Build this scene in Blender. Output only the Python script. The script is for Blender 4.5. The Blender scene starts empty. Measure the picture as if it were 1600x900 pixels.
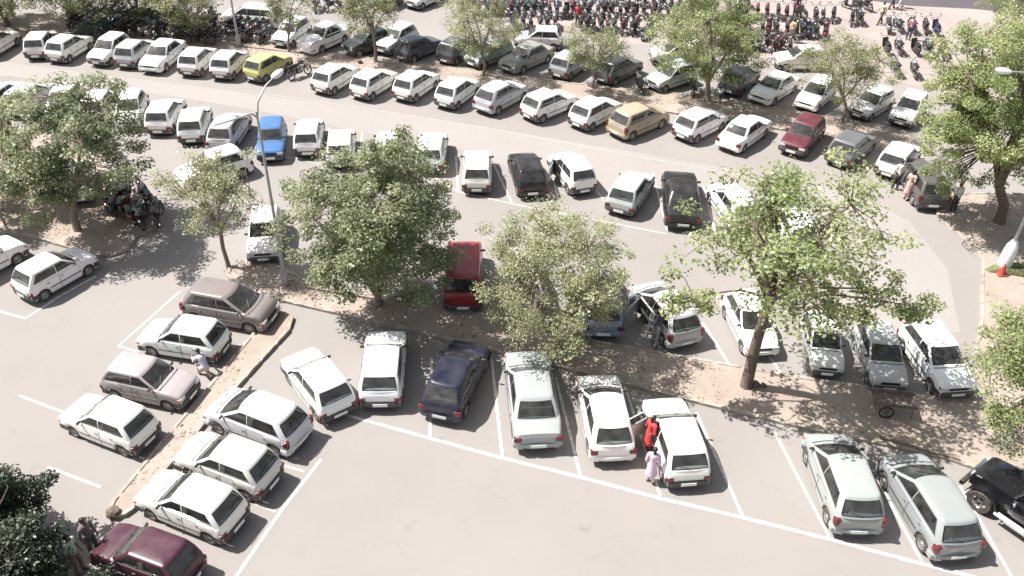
import bpy, bmesh, math, random
from math import sin, cos, pi, radians, sqrt, atan2, hypot
from mathutils import Vector, Matrix, noise
SC = bpy.context.scene
COL = SC.collection
R = random.Random(7)

# ------------------------------------------------------------------ camera, sky, sun, exposure
cam = bpy.data.cameras.new('camera'); camo = bpy.data.objects.new('camera', cam); COL.objects.link(camo)
cam.sensor_width = 36.0; cam.lens = 36.0 * 1355.5 / 1600.0; cam.clip_end = 3000
camo.matrix_world = Matrix.Translation((0, 0, 21.98)) @ Matrix.Rotation(pi/2 - 0.6468, 4, 'X') @ Matrix.Rotation(0.0274, 4, 'Z')
SC.camera = camo
SUN_EL, SUN_AZ = radians(56), radians(168)      # azimuth of the sun measured from +X towards +Y
w = bpy.data.worlds.new('World'); SC.world = w; w.use_nodes = True
nt = w.node_tree; sky = nt.nodes.new('ShaderNodeTexSky'); sky.sky_type = 'NISHITA'; sky.sun_disc = False
sky.sun_elevation = SUN_EL; sky.sun_rotation = pi/2 - SUN_AZ; sky.dust_density = 2.0; sky.air_density = 1.0
bg = nt.nodes['Background']; hs = nt.nodes.new('ShaderNodeHueSaturation'); hs.inputs['Saturation'].default_value = .45; nt.links.new(sky.outputs[0], hs.inputs['Color']); nt.links.new(hs.outputs[0], bg.inputs[0]); bg.inputs[1].default_value = 0.075
sl = bpy.data.lights.new('sun', 'SUN'); sl.energy = 4.7; sl.angle = radians(0.5); sl.color = (1.0, 0.965, 0.92)
so = bpy.data.objects.new('sun', sl); COL.objects.link(so)
sd = Vector((cos(SUN_EL)*cos(SUN_AZ), cos(SUN_EL)*sin(SUN_AZ), sin(SUN_EL)))
so.rotation_euler = sd.to_track_quat('Z', 'Y').to_euler()
so.location = (0, 0, 60)
SC.view_settings.view_transform = 'Standard'; SC.view_settings.look = 'None'
SC.view_settings.exposure = 1.08; SC.view_settings.gamma = 1.0; SC.view_settings.use_curve_mapping = False
SC.render.engine = 'CYCLES'
SC.cycles.max_bounces = 6; SC.cycles.transparent_max_bounces = 6

# ------------------------------------------------------------------ materials
MATS = {}
def mat(name, col=(.5, .5, .5), rough=.6, metal=0., coat=0., spec=.5, var=0., scale=6., bump=0., objcol=False, col2=None, trans=0., island=0.):
    if name in MATS: return MATS[name]
    m = bpy.data.materials.new(name); m.use_nodes = True; MATS[name] = m
    n = m.node_tree.nodes; L = m.node_tree.links; b = n['Principled BSDF']
    b.inputs['Roughness'].default_value = rough; b.inputs['Metallic'].default_value = metal
    b.inputs['Coat Weight'].default_value = coat; b.inputs['Specular IOR Level'].default_value = spec
    b.inputs['Coat Roughness'].default_value = .08
    src = None
    if objcol:
        oi = n.new('ShaderNodeObjectInfo'); src = oi.outputs['Color']
    if var > 0 or col2:
        tc = n.new('ShaderNodeTexCoord'); nz = n.new('ShaderNodeTexNoise'); nz.inputs['Scale'].default_value = scale; nz.inputs['Detail'].default_value = 6
        L.new(tc.outputs['Object'], nz.inputs['Vector'])
        mr = n.new('ShaderNodeMapRange'); mr.inputs[1].default_value = .3; mr.inputs[2].default_value = .7
        L.new(nz.outputs['Fac'], mr.inputs[0])
        mx = n.new('ShaderNodeMix'); mx.data_type = 'RGBA'
        c2 = col2 if col2 else tuple(c*(1-var) for c in col)
        if src: L.new(src, mx.inputs[6])
        else: mx.inputs[6].default_value = (*col, 1)
        mx.inputs[7].default_value = (*c2, 1)
        if src:
            mu = n.new('ShaderNodeMath'); mu.operation = 'MULTIPLY'; mu.inputs[1].default_value = var; L.new(mr.outputs[0], mu.inputs[0]); L.new(mu.outputs[0], mx.inputs[0])
        else: L.new(mr.outputs[0], mx.inputs[0])
        src = mx.outputs[2]
        if bump:
            bp = n.new('ShaderNodeBump'); bp.inputs['Strength'].default_value = bump; bp.inputs['Distance'].default_value = .02
            L.new(nz.outputs['Fac'], bp.inputs['Height']); L.new(bp.outputs[0], b.inputs['Normal'])
    if src: L.new(src, b.inputs['Base Color'])
    else: b.inputs['Base Color'].default_value = (*col, 1)
    return m

def leafmat(name, c1, c2, c3):
    m = bpy.data.materials.new(name); m.use_nodes = True
    n = m.node_tree.nodes; L = m.node_tree.links; b = n['Principled BSDF']
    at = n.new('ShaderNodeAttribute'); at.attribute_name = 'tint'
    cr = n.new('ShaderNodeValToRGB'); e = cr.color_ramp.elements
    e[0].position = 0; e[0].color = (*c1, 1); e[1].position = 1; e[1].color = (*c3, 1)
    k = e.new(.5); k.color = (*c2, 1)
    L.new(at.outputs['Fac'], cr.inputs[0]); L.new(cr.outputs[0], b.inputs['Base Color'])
    b.inputs['Roughness'].default_value = .42; b.inputs['Specular IOR Level'].default_value = .6
    tr = n.new('ShaderNodeBsdfTranslucent'); L.new(cr.outputs[0], tr.inputs[0])
    ms = n.new('ShaderNodeMixShader'); ms.inputs[0].default_value = .5
    L.new(b.outputs[0], ms.inputs[1]); L.new(tr.outputs[0], ms.inputs[2]); L.new(ms.outputs[0], n['Material Output'].inputs[0])
    return m

def groundmat(name, base, dark, light, sp=1.0, big=.12, bump=.3, cracks=True, dust=(.29, .243, .205), dustamt=.35):
    """worn ground: broad tone drift, stains, fine aggregate speckle, hairline cracks"""
    m = bpy.data.materials.new(name); m.use_nodes = True
    n = m.node_tree.nodes; L = m.node_tree.links; b = n['Principled BSDF']; b.inputs['Roughness'].default_value = .9; b.inputs['Specular IOR Level'].default_value = .25
    tc = n.new('ShaderNodeTexCoord')
    def nz(s, d=6, r=.6, dist=0.):
        x = n.new('ShaderNodeTexNoise'); x.inputs['Scale'].default_value = s; x.inputs['Detail'].default_value = d; x.inputs['Roughness'].default_value = r; x.inputs['Distortion'].default_value = dist
        L.new(tc.outputs['Object'], x.inputs['Vector']); return x.outputs['Fac']
    def rng(f, a, c, lo=0., hi=1.):
        x = n.new('ShaderNodeMapRange'); x.inputs[1].default_value = a; x.inputs[2].default_value = c; x.inputs[3].default_value = lo; x.inputs[4].default_value = hi
        L.new(f, x.inputs[0]); return x.outputs[0]
    def mix(f, a, c):
        x = n.new('ShaderNodeMix'); x.data_type = 'RGBA'; L.new(f, x.inputs[0])
        for i, v in ((6, a), (7, c)):
            if isinstance(v, tuple): x.inputs[i].default_value = (*v, 1)
            else: L.new(v, x.inputs[i])
        return x.outputs[2]
    c = mix(rng(nz(big, 4), .35, .65), base, light)
    c = mix(rng(nz(big*6, 8, .7, .5), .45, .8, 0, dustamt), c, dust)
    c = mix(rng(nz(1.1, 8, .75), .58, .85, 0, .55), c, dark)
    c = mix(rng(nz(45*sp, 3, .6), .45, .8, 0, .45), c, dark)
    c = mix(rng(nz(17*sp, 3, .6), .6, .75, 0, .35), c, light)
    vs = n.new('ShaderNodeTexVoronoi'); vs.inputs['Scale'].default_value = .55; L.new(tc.outputs['Object'], vs.inputs['Vector'])
    sx = n.new('ShaderNodeMath'); sx.operation = 'MULTIPLY'; L.new(rng(vs.outputs['Distance'], .02, .16, .55, 0), sx.inputs[0]); L.new(rng(nz(3.1, 3), .48, .6), sx.inputs[1]); c = mix(sx.outputs[0], c, dark)
    if cracks:
        v = n.new('ShaderNodeTexVoronoi'); v.feature = 'DISTANCE_TO_EDGE'; v.inputs['Scale'].default_value = .22
        wv = n.new('ShaderNodeVectorMath'); wv.operation = 'ADD'
        nn = n.new('ShaderNodeTexNoise'); nn.inputs['Scale'].default_value = 1.3; L.new(tc.outputs['Object'], nn.inputs['Vector'])
        L.new(tc.outputs['Object'], wv.inputs[0]); L.new(nn.outputs['Color'], wv.inputs[1]); L.new(wv.outputs[0], v.inputs['Vector'])
        cr = rng(v.outputs['Distance'], 0, .005, .22, 0)
        x = n.new('ShaderNodeMath'); x.operation = 'MULTIPLY'; L.new(cr, x.inputs[0]); L.new(rng(nz(.35, 2), .5, .6), x.inputs[1])
        c = mix(x.outputs[0], c, dark)
    L.new(c, b.inputs['Base Color'])
    bp = n.new('ShaderNodeBump'); bp.inputs['Strength'].default_value = bump; bp.inputs['Distance'].default_value = .01
    L.new(nz(60*sp, 4), bp.inputs['Height']); L.new(bp.outputs[0], b.inputs['Normal'])
    return m

M_PAINT = mat('car_paint', objcol=True, rough=.34, coat=.35, spec=.4, var=.06, scale=2.2, col2=(.50, .44, .37))
M_BODY = M_PAINT.copy(); M_BODY.name = 'car_body_paint'      # painted outside, dark trim on the inner side of the shell
_n = M_BODY.node_tree.nodes; _l = M_BODY.node_tree.links; _b = _n['Principled BSDF']; _s = _b.inputs['Base Color'].links[0].from_socket
_g = _n.new('ShaderNodeNewGeometry'); _m = _n.new('ShaderNodeMix'); _m.data_type = 'RGBA'; _m.inputs[7].default_value = (.055, .052, .05, 1)
_l.new(_g.outputs['Backfacing'], _m.inputs[0]); _l.new(_s, _m.inputs[6]); _l.new(_m.outputs[2], _b.inputs['Base Color'])
M_INSEAT = mat('seat_fabric', (.20, .185, .165), rough=.9, col2=(.10, .095, .09), scale=2.1)
def glassmat():
    m = bpy.data.materials.new('car_glass'); m.use_nodes = True; n = m.node_tree.nodes; L = m.node_tree.links
    lw = n.new('ShaderNodeLayerWeight'); lw.inputs[0].default_value = .5; pw = n.new('ShaderNodeMath'); pw.operation = 'POWER'; pw.inputs[1].default_value = 5; L.new(lw.outputs['Facing'], pw.inputs[0])
    fr = n.new('ShaderNodeMath'); fr.operation = 'MULTIPLY_ADD'; fr.inputs[1].default_value = .93; fr.inputs[2].default_value = .07; L.new(pw.outputs[0], fr.inputs[0])
    tr = n.new('ShaderNodeBsdfTransparent'); tr.inputs[0].default_value = (.40, .45, .45, 1)
    gl = n.new('ShaderNodeBsdfGlossy'); gl.inputs['Roughness'].default_value = .03; mx = n.new('ShaderNodeMixShader')
    L.new(fr.outputs[0], mx.inputs[0]); L.new(tr.outputs[0], mx.inputs[1]); L.new(gl.outputs[0], mx.inputs[2])
    df = n.new('ShaderNodeBsdfDiffuse'); df.inputs[0].default_value = (.42, .40, .37, 1); md = n.new('ShaderNodeMixShader'); tc = n.new('ShaderNodeTexCoord'); nz = n.new('ShaderNodeTexNoise'); nz.inputs['Scale'].default_value = 3
    L.new(tc.outputs['Object'], nz.inputs['Vector']); mr = n.new('ShaderNodeMapRange'); mr.inputs[1].default_value = .3; mr.inputs[2].default_value = .7; mr.inputs[3].default_value = .03; mr.inputs[4].default_value = .11; L.new(nz.outputs['Fac'], mr.inputs[0])
    L.new(mr.outputs[0], md.inputs[0]); L.new(mx.outputs[0], md.inputs[1]); L.new(df.outputs[0], md.inputs[2]); L.new(md.outputs[0], n['Material Output'].inputs[0]); return m
M_GLASS = glassmat()
M_RUB = mat('black_rubber', (.022, .021, .021), rough=.6, var=.4)
M_PLAS = mat('dark_plastic', (.035, .034, .034), rough=.5, col2=(.075, .07, .065), scale=4)
M_TYRE = mat('tyre_rubber', (.028, .027, .026), rough=.85, col2=(.10, .085, .07), scale=9)
M_RIM = mat('wheel_rim', (.42, .42, .42), rough=.4, metal=.6, var=.3, scale=12)
M_CHR = mat('chrome', (.7, .7, .7), rough=.15, metal=1)
M_TAIL = mat('red_lens', (.15, .018, .02), rough=.2, coat=.3, col2=(.09, .012, .012), scale=8)
M_HEAD = mat('clear_lens', (.62, .64, .64), rough=.12, coat=.7, col2=(.4, .42, .43), scale=20)
M_ORA = mat('amber_lens', (.45, .16, .05), rough=.3)
M_PLATE = mat('plate_white', (.78, .78, .74), rough=.5, var=.15)
M_WHITE = mat('road_paint', (.78, .75, .71), rough=.85, col2=(.40, .36, .33), scale=5.5, bump=.1)
M_BARK = mat('bark', (.15, .115, .09), rough=.9, col2=(.27, .22, .18), scale=9, bump=.9)
M_BARKD = mat('dark_bark', (.085, .06, .045), rough=.9, col2=(.17, .125, .10), scale=9, bump=.9)
M_CONC = mat('kerb_concrete', (.40, .36, .31), rough=.9, col2=(.24, .20, .17), scale=3, bump=.5)
M_POLE = mat('galvanised_pole', (.42, .43, .43), rough=.5, metal=.3, var=.25, scale=3)
M_LAMPW = mat('lamp_white', (.74, .76, .77), rough=.35, var=.1)
M_METAL = mat('bike_metal', (.20, .20, .21), rough=.35, metal=.8, var=.4)
M_SEAT = mat('seat_vinyl', (.025, .022, .022), rough=.45, var=.3)
M_BIKE = mat('bike_paint', objcol=True, rough=.28, coat=.5, var=.15, col2=(.3, .25, .2), scale=5)
M_SKIN = mat('skin', (.20, .11, .07), rough=.55, var=.15)
M_HAIR = mat('hair', (.012, .010, .009), rough=.5, var=.3)
M_CLOTH = mat('cloth', objcol=True, rough=.85, var=.25, col2=(.3, .25, .24), scale=5)
M_GROUND = groundmat('asphalt', (.248, .229, .216), (.150, .135, .125), (.276, .255, .241))
M_ROAD = groundmat('road_asphalt', (.280, .258, .243), (.175, .156, .145), (.304, .281, .264), big=.08)
M_DIRT = groundmat('dirt', (.30, .248, .210), (.17, .132, .115), (.37, .318, .270), sp=.5, big=.5, bump=1., cracks=False, dust=(.28, .20, .17), dustamt=.6)
M_PAVE = groundmat('paving', (.29, .245, .228), (.19, .15, .14), (.33, .285, .265), sp=.6, big=.3, cracks=True, dust=(.42, .33, .30))
M_DARKRD = groundmat('dark_road', (.085, .075, .085), (.05, .045, .05), (.10, .09, .095), cracks=False, dust=(.12, .10, .10), dustamt=.2)
M_GRASS = mat('grass', (.09, .13, .04), rough=.9, col2=(.22, .20, .11), scale=4)
LEAF = {
 'olive': leafmat('leaf_olive', (0.168, 0.185, 0.090), (0.291, 0.314, 0.157), (0.448, 0.448, 0.269)),
 'green': leafmat('leaf_green', (0.157, 0.196, 0.073), (0.314, 0.364, 0.157), (0.470, 0.500, 0.269)),
 'deep': leafmat('leaf_deep', (0.134, 0.162, 0.078), (0.263, 0.297, 0.157), (0.426, 0.437, 0.280)),
 'pale': leafmat('leaf_pale', (0.224, 0.241, 0.129), (0.358, 0.375, 0.207), (0.500, 0.500, 0.325)),
 'bright': leafmat('leaf_bright', (.20, .25, .09), (.36, .41, .18), (.48, .50, .28)),
 'dark': leafmat('leaf_dark', (.022, .034, .020), (.045, .062, .036), (.11, .135, .08)),
}

# ------------------------------------------------------------------ mesh helpers
class MB:
    def __init__(s): s.v = []; s.f = []; s.mi = []
    def add(s, vs, fs, mi=0, xf=None):
        o = len(s.v)
        for p in vs:
            p = Vector(p)
            if xf is not None: p = xf @ p
            s.v.append(p)
        for f in fs: s.f.append([i+o for i in f]); s.mi.append(mi)
    def box(s, c, d, mi=0, xf=None, bev=0.):
        x, y, z = d[0]/2, d[1]/2, d[2]/2
        if bev <= 0:
            vs = [(c[0]+a*x, c[1]+b*y, c[2]+e*z) for e in (-1, 1) for b in (-1, 1) for a in (-1, 1)]
            s.add(vs, [(0, 2, 3, 1), (4, 5, 7, 6), (0, 1, 5, 4), (2, 6, 7, 3), (0, 4, 6, 2), (1, 3, 7, 5)], mi, xf)
        else:
            bm = bmesh.new(); bmesh.ops.create_cube(bm, size=1)
            for q in bm.verts: q.co = Vector((q.co.x*d[0], q.co.y*d[1], q.co.z*d[2]))
            bmesh.ops.bevel(bm, geom=bm.edges[:], offset=bev, segments=2, profile=.5, affect='EDGES')
            bm.verts.index_update()
            s.add([q.co+Vector(c) for q in bm.verts], [[q.index for q in f.verts] for f in bm.faces], mi, xf); bm.free()
    def tube(s, pts, rad, n=8, mi=0, xf=None, cap=True):
        pts = [Vector(p) for p in pts]
        if not hasattr(rad, '__len__'): rad = [rad]*len(pts)
        vs = []; fs = []; up = None
        for i, p in enumerate(pts):
            t = (pts[min(i+1, len(pts)-1)] - pts[max(i-1, 0)])
            if t.length < 1e-9: t = Vector((0, 0, 1))
            t.normalize()
            if up is None: up = Vector((0, 0, 1)) if abs(t.z) < .9 else Vector((1, 0, 0))
            a = t.cross(up)
            if a.length < 1e-6: a = t.orthogonal()
            a.normalize(); b = t.cross(a); b.normalize(); up = -b
            for k in range(n):
                an = 2*pi*k/n; vs.append(p + a*cos(an)*rad[i] + b*sin(an)*rad[i])
        for i in range(len(pts)-1):
            for k in range(n): fs.append((i*n+k, i*n+(k+1) % n, (i+1)*n+(k+1) % n, (i+1)*n+k))
        if cap: fs.append(tuple(range(n))[::-1]); fs.append(tuple((len(pts)-1)*n+k for k in range(n)))
        s.add(vs, fs, mi, xf)
    def lathe(s, prof, n=16, mi=0, xf=None, closed=False):
        """prof: (r, z) around z"""
        vs = [(r*cos(2*pi*k/n), r*sin(2*pi*k/n), z) for r, z in prof for k in range(n)]
        m = len(prof); fs = []
        for i in range(m if closed else m-1):
            j = (i+1) % m
            for k in range(n): fs.append((i*n+k, i*n+(k+1) % n, j*n+(k+1) % n, j*n+k))
        if not closed: fs.append(tuple(range(n))[::-1]); fs.append(tuple((m-1)*n+k for k in range(n)))
        s.add(vs, fs, mi, xf)
    def ball(s, c, r, mi=0, xf=None, nu=10, nv=7):
        if not hasattr(r, '__len__'): r = (r, r, r)
        vs = [(c[0], c[1], c[2]+r[2])]; fs = []
        for i in range(1, nv):
            a = pi*i/nv
            for k in range(nu): vs.append((c[0]+r[0]*sin(a)*cos(2*pi*k/nu), c[1]+r[1]*sin(a)*sin(2*pi*k/nu), c[2]+r[2]*cos(a)))
        vs.append((c[0], c[1], c[2]-r[2])); e = len(vs)-1
        for k in range(nu):
            fs.append((0, 1+k, 1+(k+1) % nu)); fs.append((e, 1+(nv-2)*nu+(k+1) % nu, 1+(nv-2)*nu+k))
            for i in range(nv-2): fs.append((1+i*nu+k, 1+(i+1)*nu+k, 1+(i+1)*nu+(k+1) % nu, 1+i*nu+(k+1) % nu))
        s.add(vs, fs, mi, xf)
    def grid(s, rows, mi=0, xf=None, flip=False):
        nr, nc = len(rows), len(rows[0]); vs = [p for r in rows for p in r]; fs = []
        for i in range(nr-1):
            for j in range(nc-1):
                q = (i*nc+j, i*nc+j+1, (i+1)*nc+j+1, (i+1)*nc+j); fs.append(q[::-1] if flip else q)
        s.add(vs, fs, mi, xf)
    def mesh(s, name, mats, smooth=40, recalc=True):
        me = bpy.data.meshes.new(name); me.from_pydata([tuple(p) for p in s.v], [], s.f)
        for m in (mats if isinstance(mats, (list, tuple)) else [mats]): me.materials.append(m)
        me.polygons.foreach_set('material_index', s.mi)
        if recalc:
            bm = bmesh.new(); bm.from_mesh(me); bmesh.ops.recalc_face_normals(bm, faces=bm.faces[:]); bm.to_mesh(me); bm.free()
        if smooth:
            me.polygons.foreach_set('use_smooth', [True]*len(me.polygons)); me.set_sharp_from_angle(angle=radians(smooth))
        me.update(); return me
    def build(s, name, mats, parent=None, smooth=40, recalc=True):
        o = bpy.data.objects.new(name, s.mesh(name, mats, smooth, recalc)); COL.objects.link(o)
        if parent: o.parent = parent
        return o
def ob(name, mesh, parent=None, loc=None, rot=None, color=None):
    o = bpy.data.objects.new(name, mesh); COL.objects.link(o)
    if parent: o.parent = parent
    if loc: o.location = loc
    if rot: o.rotation_euler = rot
    if color: o.color = color
    return o
def empty(name, loc=(0, 0, 0), rz=0):
    o = bpy.data.objects.new(name, None); COL.objects.link(o); o.location = loc; o.rotation_euler = (0, 0, rz); o.empty_display_size = .2; return o
def tag(o, label=None, cat=None, group=None, kind=None):
    if label: o['label'] = label
    if cat: o['category'] = cat
    if group: o['group'] = group
    if kind: o['kind'] = kind
    return o
KIDS = {}
def copy_tree(o, parent=None, color=None):
    c = o.copy(); COL.objects.link(c)
    if parent: c.parent = parent
    if color: c.color = color
    for ch in KIDS[o.as_pointer()]: copy_tree(ch, c, color)
    return c
def index_kids(o):
    KIDS[o.as_pointer()] = list(o.children)
    for c in o.children: index_kids(c)

# ------------------------------------------------------------------ ground, roads, dirt strips, kerbs, paint
def sheet(name, pts, z, m, kind='structure'):
    mb = MB(); mb.add([(p[0], p[1], z) for p in pts], [tuple(range(len(pts)))]); me = mb.mesh(name, m, 0, False)
    if me.polygons[0].normal.z < 0: me.flip_normals()
    o = ob(name, me); return tag(o, kind=kind)
def smooth_poly(pts, it=2):
    for _ in range(it):
        q = []
        for i in range(len(pts)):
            a, b = Vector(pts[i]), Vector(pts[(i+1) % len(pts)])
            q += [a*.78+b*.22, a*.22+b*.78]
        pts = q
    return [tuple(p) for p in pts]
def slab(name, pts, h, m, kerb=.13, mk=None, it=2, kerbed=True):
    """raised dirt area; its kerb stones run round it as a second object"""
    pts = smooth_poly([(p[0], p[1]) for p in pts], it)
    ar = sum(pts[i][0]*pts[(i+1) % len(pts)][1]-pts[(i+1) % len(pts)][0]*pts[i][1] for i in range(len(pts)))
    if ar < 0: pts = pts[::-1]
    n = len(pts)
    inn = []
    for i in range(n):
        a, b, c = Vector(pts[i-1]), Vector(pts[i]), Vector(pts[(i+1) % n])
        t = (c-a).normalized(); nrm = Vector((-t.y, t.x)); inn.append(tuple(b+nrm*kerb))
    mb = MB(); zz = h-.03 if kerbed else h
    P = inn if kerbed else pts
    mb.add([(p[0], p[1], zz) for p in P] + [(p[0], p[1], 0.001) for p in P], [tuple(range(n))]+[(i, i+n, (i+1) % n+n, (i+1) % n) for i in range(n)])
    tag(mb.build(name, m, None, 0), kind='structure')
    if kerbed:
        mb = MB(); vs = []; fs = []; O, I = [], []
        for i in range(n):
            a, b, c, d = Vector(pts[i]), Vector(pts[(i+1) % n]), Vector(inn[i]), Vector(inn[(i+1) % n]); m_ = max(1, int((b-a).length/.11)) if (abs(a.x) < 45 and a.y < 75) else 1
            for k in range(m_): O.append(a.lerp(b, k/m_)); I.append(c.lerp(d, k/m_))
        n = len(O); run = 0.
        for i in range(n):
            o_, i_ = O[i], I[i]; run += (O[i]-O[i-1]).length
            if run > .92: run = 0.
            jz = .015*noise.noise(Vector((o_[0]*1.1, o_[1]*1.1, 0)))-(.05 if run == 0. else 0)-.05*max(0, noise.noise(Vector((o_[0]*2.3, o_[1]*2.3, 5)))-.35)
            vs += [(o_[0], o_[1], .001), (o_[0], o_[1], h+jz), (i_[0], i_[1], h+jz), (i_[0], i_[1], .002)]
        for i in range(n):
            j = (i+1) % n
            for k in range(4): fs.append((i*4+k, i*4+(k+1) % 4, j*4+(k+1) % 4, j*4+k))
        mb.add(vs, fs); tag(mb.build('kerb', mk or M_CONC, None, 30), kind='structure')
    return pts
ground = sheet('ground', [(-700, -300), (700, -300), (700, 1300), (-700, 1300)], 0, M_GROUND)
sheet('road', [(-49.26, 52.55), (-36.83, 52.16), (-30.89, 50.74), (-23.55, 49.10), (-15.37, 47.35), (-7.58, 45.44), (-0.24, 43.41), (6.63, 41.36), (12.99, 39.25), (17.07, 37.50), (18.85, 35.29), (19.18, 31.39), (17.99, 26.95), (14.87, 26.82), (11.19, 31.02), (6.65, 35.53), (-0.17, 39.39), (-3.63, 41.56), (-7.17, 42.39), (-12.86, 44.54), (-19.65, 46.63), (-26.26, 48.17), (-33.75, 49.36), (-47.48, 50.08)], .004, M_ROAD)
sheet('pavement', [(-5.28, 74.05), (-3.31, 61.72), (-0.52, 60.51), (3.94, 58.50), (8.18, 56.71), (12.22, 55.00), (17.61, 52.85), (23.75, 51.68), (27.04, 49.81), (38.94, 43.89), (61.83, 80.14)], .004, M_PAVE)
sheet('road', [(25.62, 67.52), (29.49, 66.09), (34.32, 65.77), (39.55, 64.53), (47.93, 61.78), (67.63, 84.61), (29.61, 81.02)], .008, M_DARKRD)
MEDS = []
MEDS.append(slab('dirt', [(-9.71, 27.80), (-6.03, 26.68), (-2.42, 25.54), (1.28, 24.36), (6.56, 22.53), (10.19, 21.37), (13.27, 20.56), (15.24, 20.00), (16.83, 18.75), (19.01, 16.65), (22.42, 17.72), (34.57, 36.97), (22.53, 38.42), (20.06, 35.93), (20.74, 33.90), (21.08, 32.22), (20.22, 30.49), (19.17, 27.81), (17.82, 25.41), (17.07, 22.87), (14.24, 23.42), (10.84, 23.97), (7.86, 24.70), (4.52, 25.45), (2.56, 25.98), (-1.00, 27.26), (-4.73, 28.19), (-7.99, 28.66), (-9.77, 30.03), (-11.59, 30.71), (-12.35, 29.45), (-10.98, 28.39)], .13, M_DIRT, it=2))
MEDS.append(slab('dirt', [(-9.53, 27.26), (-8.38, 26.50), (-9.47, 23.51), (-10.64, 20.03), (-11.44, 17.17), (-11.75, 16.77), (-12.42, 16.89), (-11.78, 19.28), (-10.79, 22.77)], .15, M_DIRT, kerb=.12, it=1))
MEDS.append(slab('dirt', [(-41.45, 58.99), (-31.76, 59.24), (-24.34, 57.10), (-17.43, 55.53), (-13.68, 53.81), (-10.26, 53.20), (-4.43, 52.16), (-0.36, 50.94), (4.73, 49.66), (10.46, 48.84), (14.78, 47.43), (19.19, 45.77), (21.51, 45.03), (22.27, 43.29), (21.54, 40.60), (20.57, 42.24), (17.51, 43.70), (13.49, 44.86), (8.97, 46.22), (4.60, 47.39), (0.83, 48.48), (-4.25, 49.82), (-9.90, 50.89), (-13.18, 51.36), (-17.37, 52.08), (-20.79, 52.67), (-25.22, 53.63), (-29.42, 53.77), (-38.53, 53.76)], .11, M_DIRT, it=1))
MEDS.append(slab('dirt', [(-27.62, 32.67), (-22.30, 32.14), (-19.88, 31.20), (-18.13, 30.49), (-17.35, 30.48), (-16.78, 31.05), (-16.90, 32.05), (-16.03, 33.14), (-16.50, 34.79), (-18.86, 36.44), (-21.72, 39.67), (-25.73, 41.96), (-33.37, 42.65)], .13, M_DIRT, it=2))
sheet('grass', [(20.67, 31.22), (22.38, 30.97), (25.97, 29.84), (28.48, 31.83), (21.66, 31.90)], .105, M_GRASS)

def line(pts, wd=.10, z=.009):
    """painted stripe with slightly ragged, worn edges"""
    P = []
    for i in range(len(pts)-1):
        a, b = Vector(pts[i]), Vector(pts[i+1]); n = max(2, int((b-a).length/.25))
        P += [a.lerp(b, k/n) for k in range(n)]
    P.append(Vector(pts[-1])); vs = []; fs = []
    for i, p in enumerate(P):
        t = (P[min(i+1, len(P)-1)]-P[max(i-1, 0)]).normalized(); q = Vector((-t.y, t.x))
        a = wd/2*(1+R.uniform(-.14, .14)); b = wd/2*(1+R.uniform(-.14, .14))
        vs += [(p.x+q.x*a, p.y+q.y*a, z), (p.x-q.x*b, p.y-q.y*b, z)]
    fs = [(2*i, 2*i+1, 2*i+3, 2*i+2) for i in range(len(P)-1)]
    mb = MB(); mb.add(vs, fs); me = mb.mesh('painted_line', M_WHITE, 0, False)
    if me.polygons[0].normal.z < 0: me.flip_normals()
    tag(ob('painted_line', me), kind='structure')
line([(-5.75, 21.48), (-2.65, 20.47), (-0.16, 19.67), (2.41, 18.94), (4.93, 18.16), (7.42, 17.49), (9.97, 16.75), (12.49, 15.96), (15.51, 15.04)], .13)
for a, b in (((-2.66, 20.53), (-2.98, 24.55)), ((-0.17, 19.76), (-0.70, 24.64)), ((2.41, 18.99), (1.70, 23.68)), ((4.94, 18.24), (4.22, 23.43)), ((7.43, 17.56), (6.67, 22.05)), ((9.97, 16.82), (9.26, 21.19)), ((12.52, 16.03), (12.20, 19.12)), ((15.02, 15.51), (14.84, 19.00))): line([a, b], .10, .013)
line([(-6.16, 19.40), (-6.99, 17.30), (-7.76, 14.84)], .11)
for a, b in (((-7.41, 19.11), (-6.62, 18.86)), ((-7.89, 17.52), (-7.17, 17.22)), ((-14.91, 24.75), (-14.03, 24.42)), ((-14.93, 18.76), (-12.89, 17.98)), ((-11.93, 24.18), (-10.90, 23.80)), ((-15.45, 21.20), (-17.38, 21.98))): line([a, b], .09, .013)
line([(-14.91, 24.75), (-14.33, 26.36), (-13.67, 28.27)], .09); line([(-20.94, 26.84), (-19.12, 26.23), (-18.39, 27.75), (-17.50, 29.12)], .10)
line([(7.70, 27.11), (8.02, 25.94), (8.35, 24.47)], .10); line([(9.80, 25.82), (10.25, 24.02)], .09)
for a, b in (((-4.15, 38.12), (-4.23, 43.02)), ((-1.10, 39.61), (-0.11, 35.87)), ((-3.14, 40.45), (-2.77, 36.81)), ((3.30, 39.58), (4.78, 35.14)), ((1.70, 40.73), (2.13, 36.35)), ((7.07, 39.26), (7.12, 33.87)), ((9.45, 38.09), (9.36, 33.45)), ((-10.32, 43.27), (-9.59, 39.67)), ((-8.43, 42.92), (-8.01, 39.35)), ((-6.88, 42.86), (-6.33, 39.05))): line([a, b], .09)
line([(-4.02, 38.13), (-2.77, 36.81), (-0.11, 35.82), (2.09, 35.12), (4.71, 34.30), (7.07, 33.55)], .08, .013)
line([(-13.58, 40.28), (-11.09, 39.59), (-9.31, 38.88), (-5.91, 37.77)], .06, .013)
line([(-16.22, 47.74), (-9.12, 45.93), (-1.67, 43.79), (5.26, 41.36), (11.66, 39.18)], .028, .013)
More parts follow.
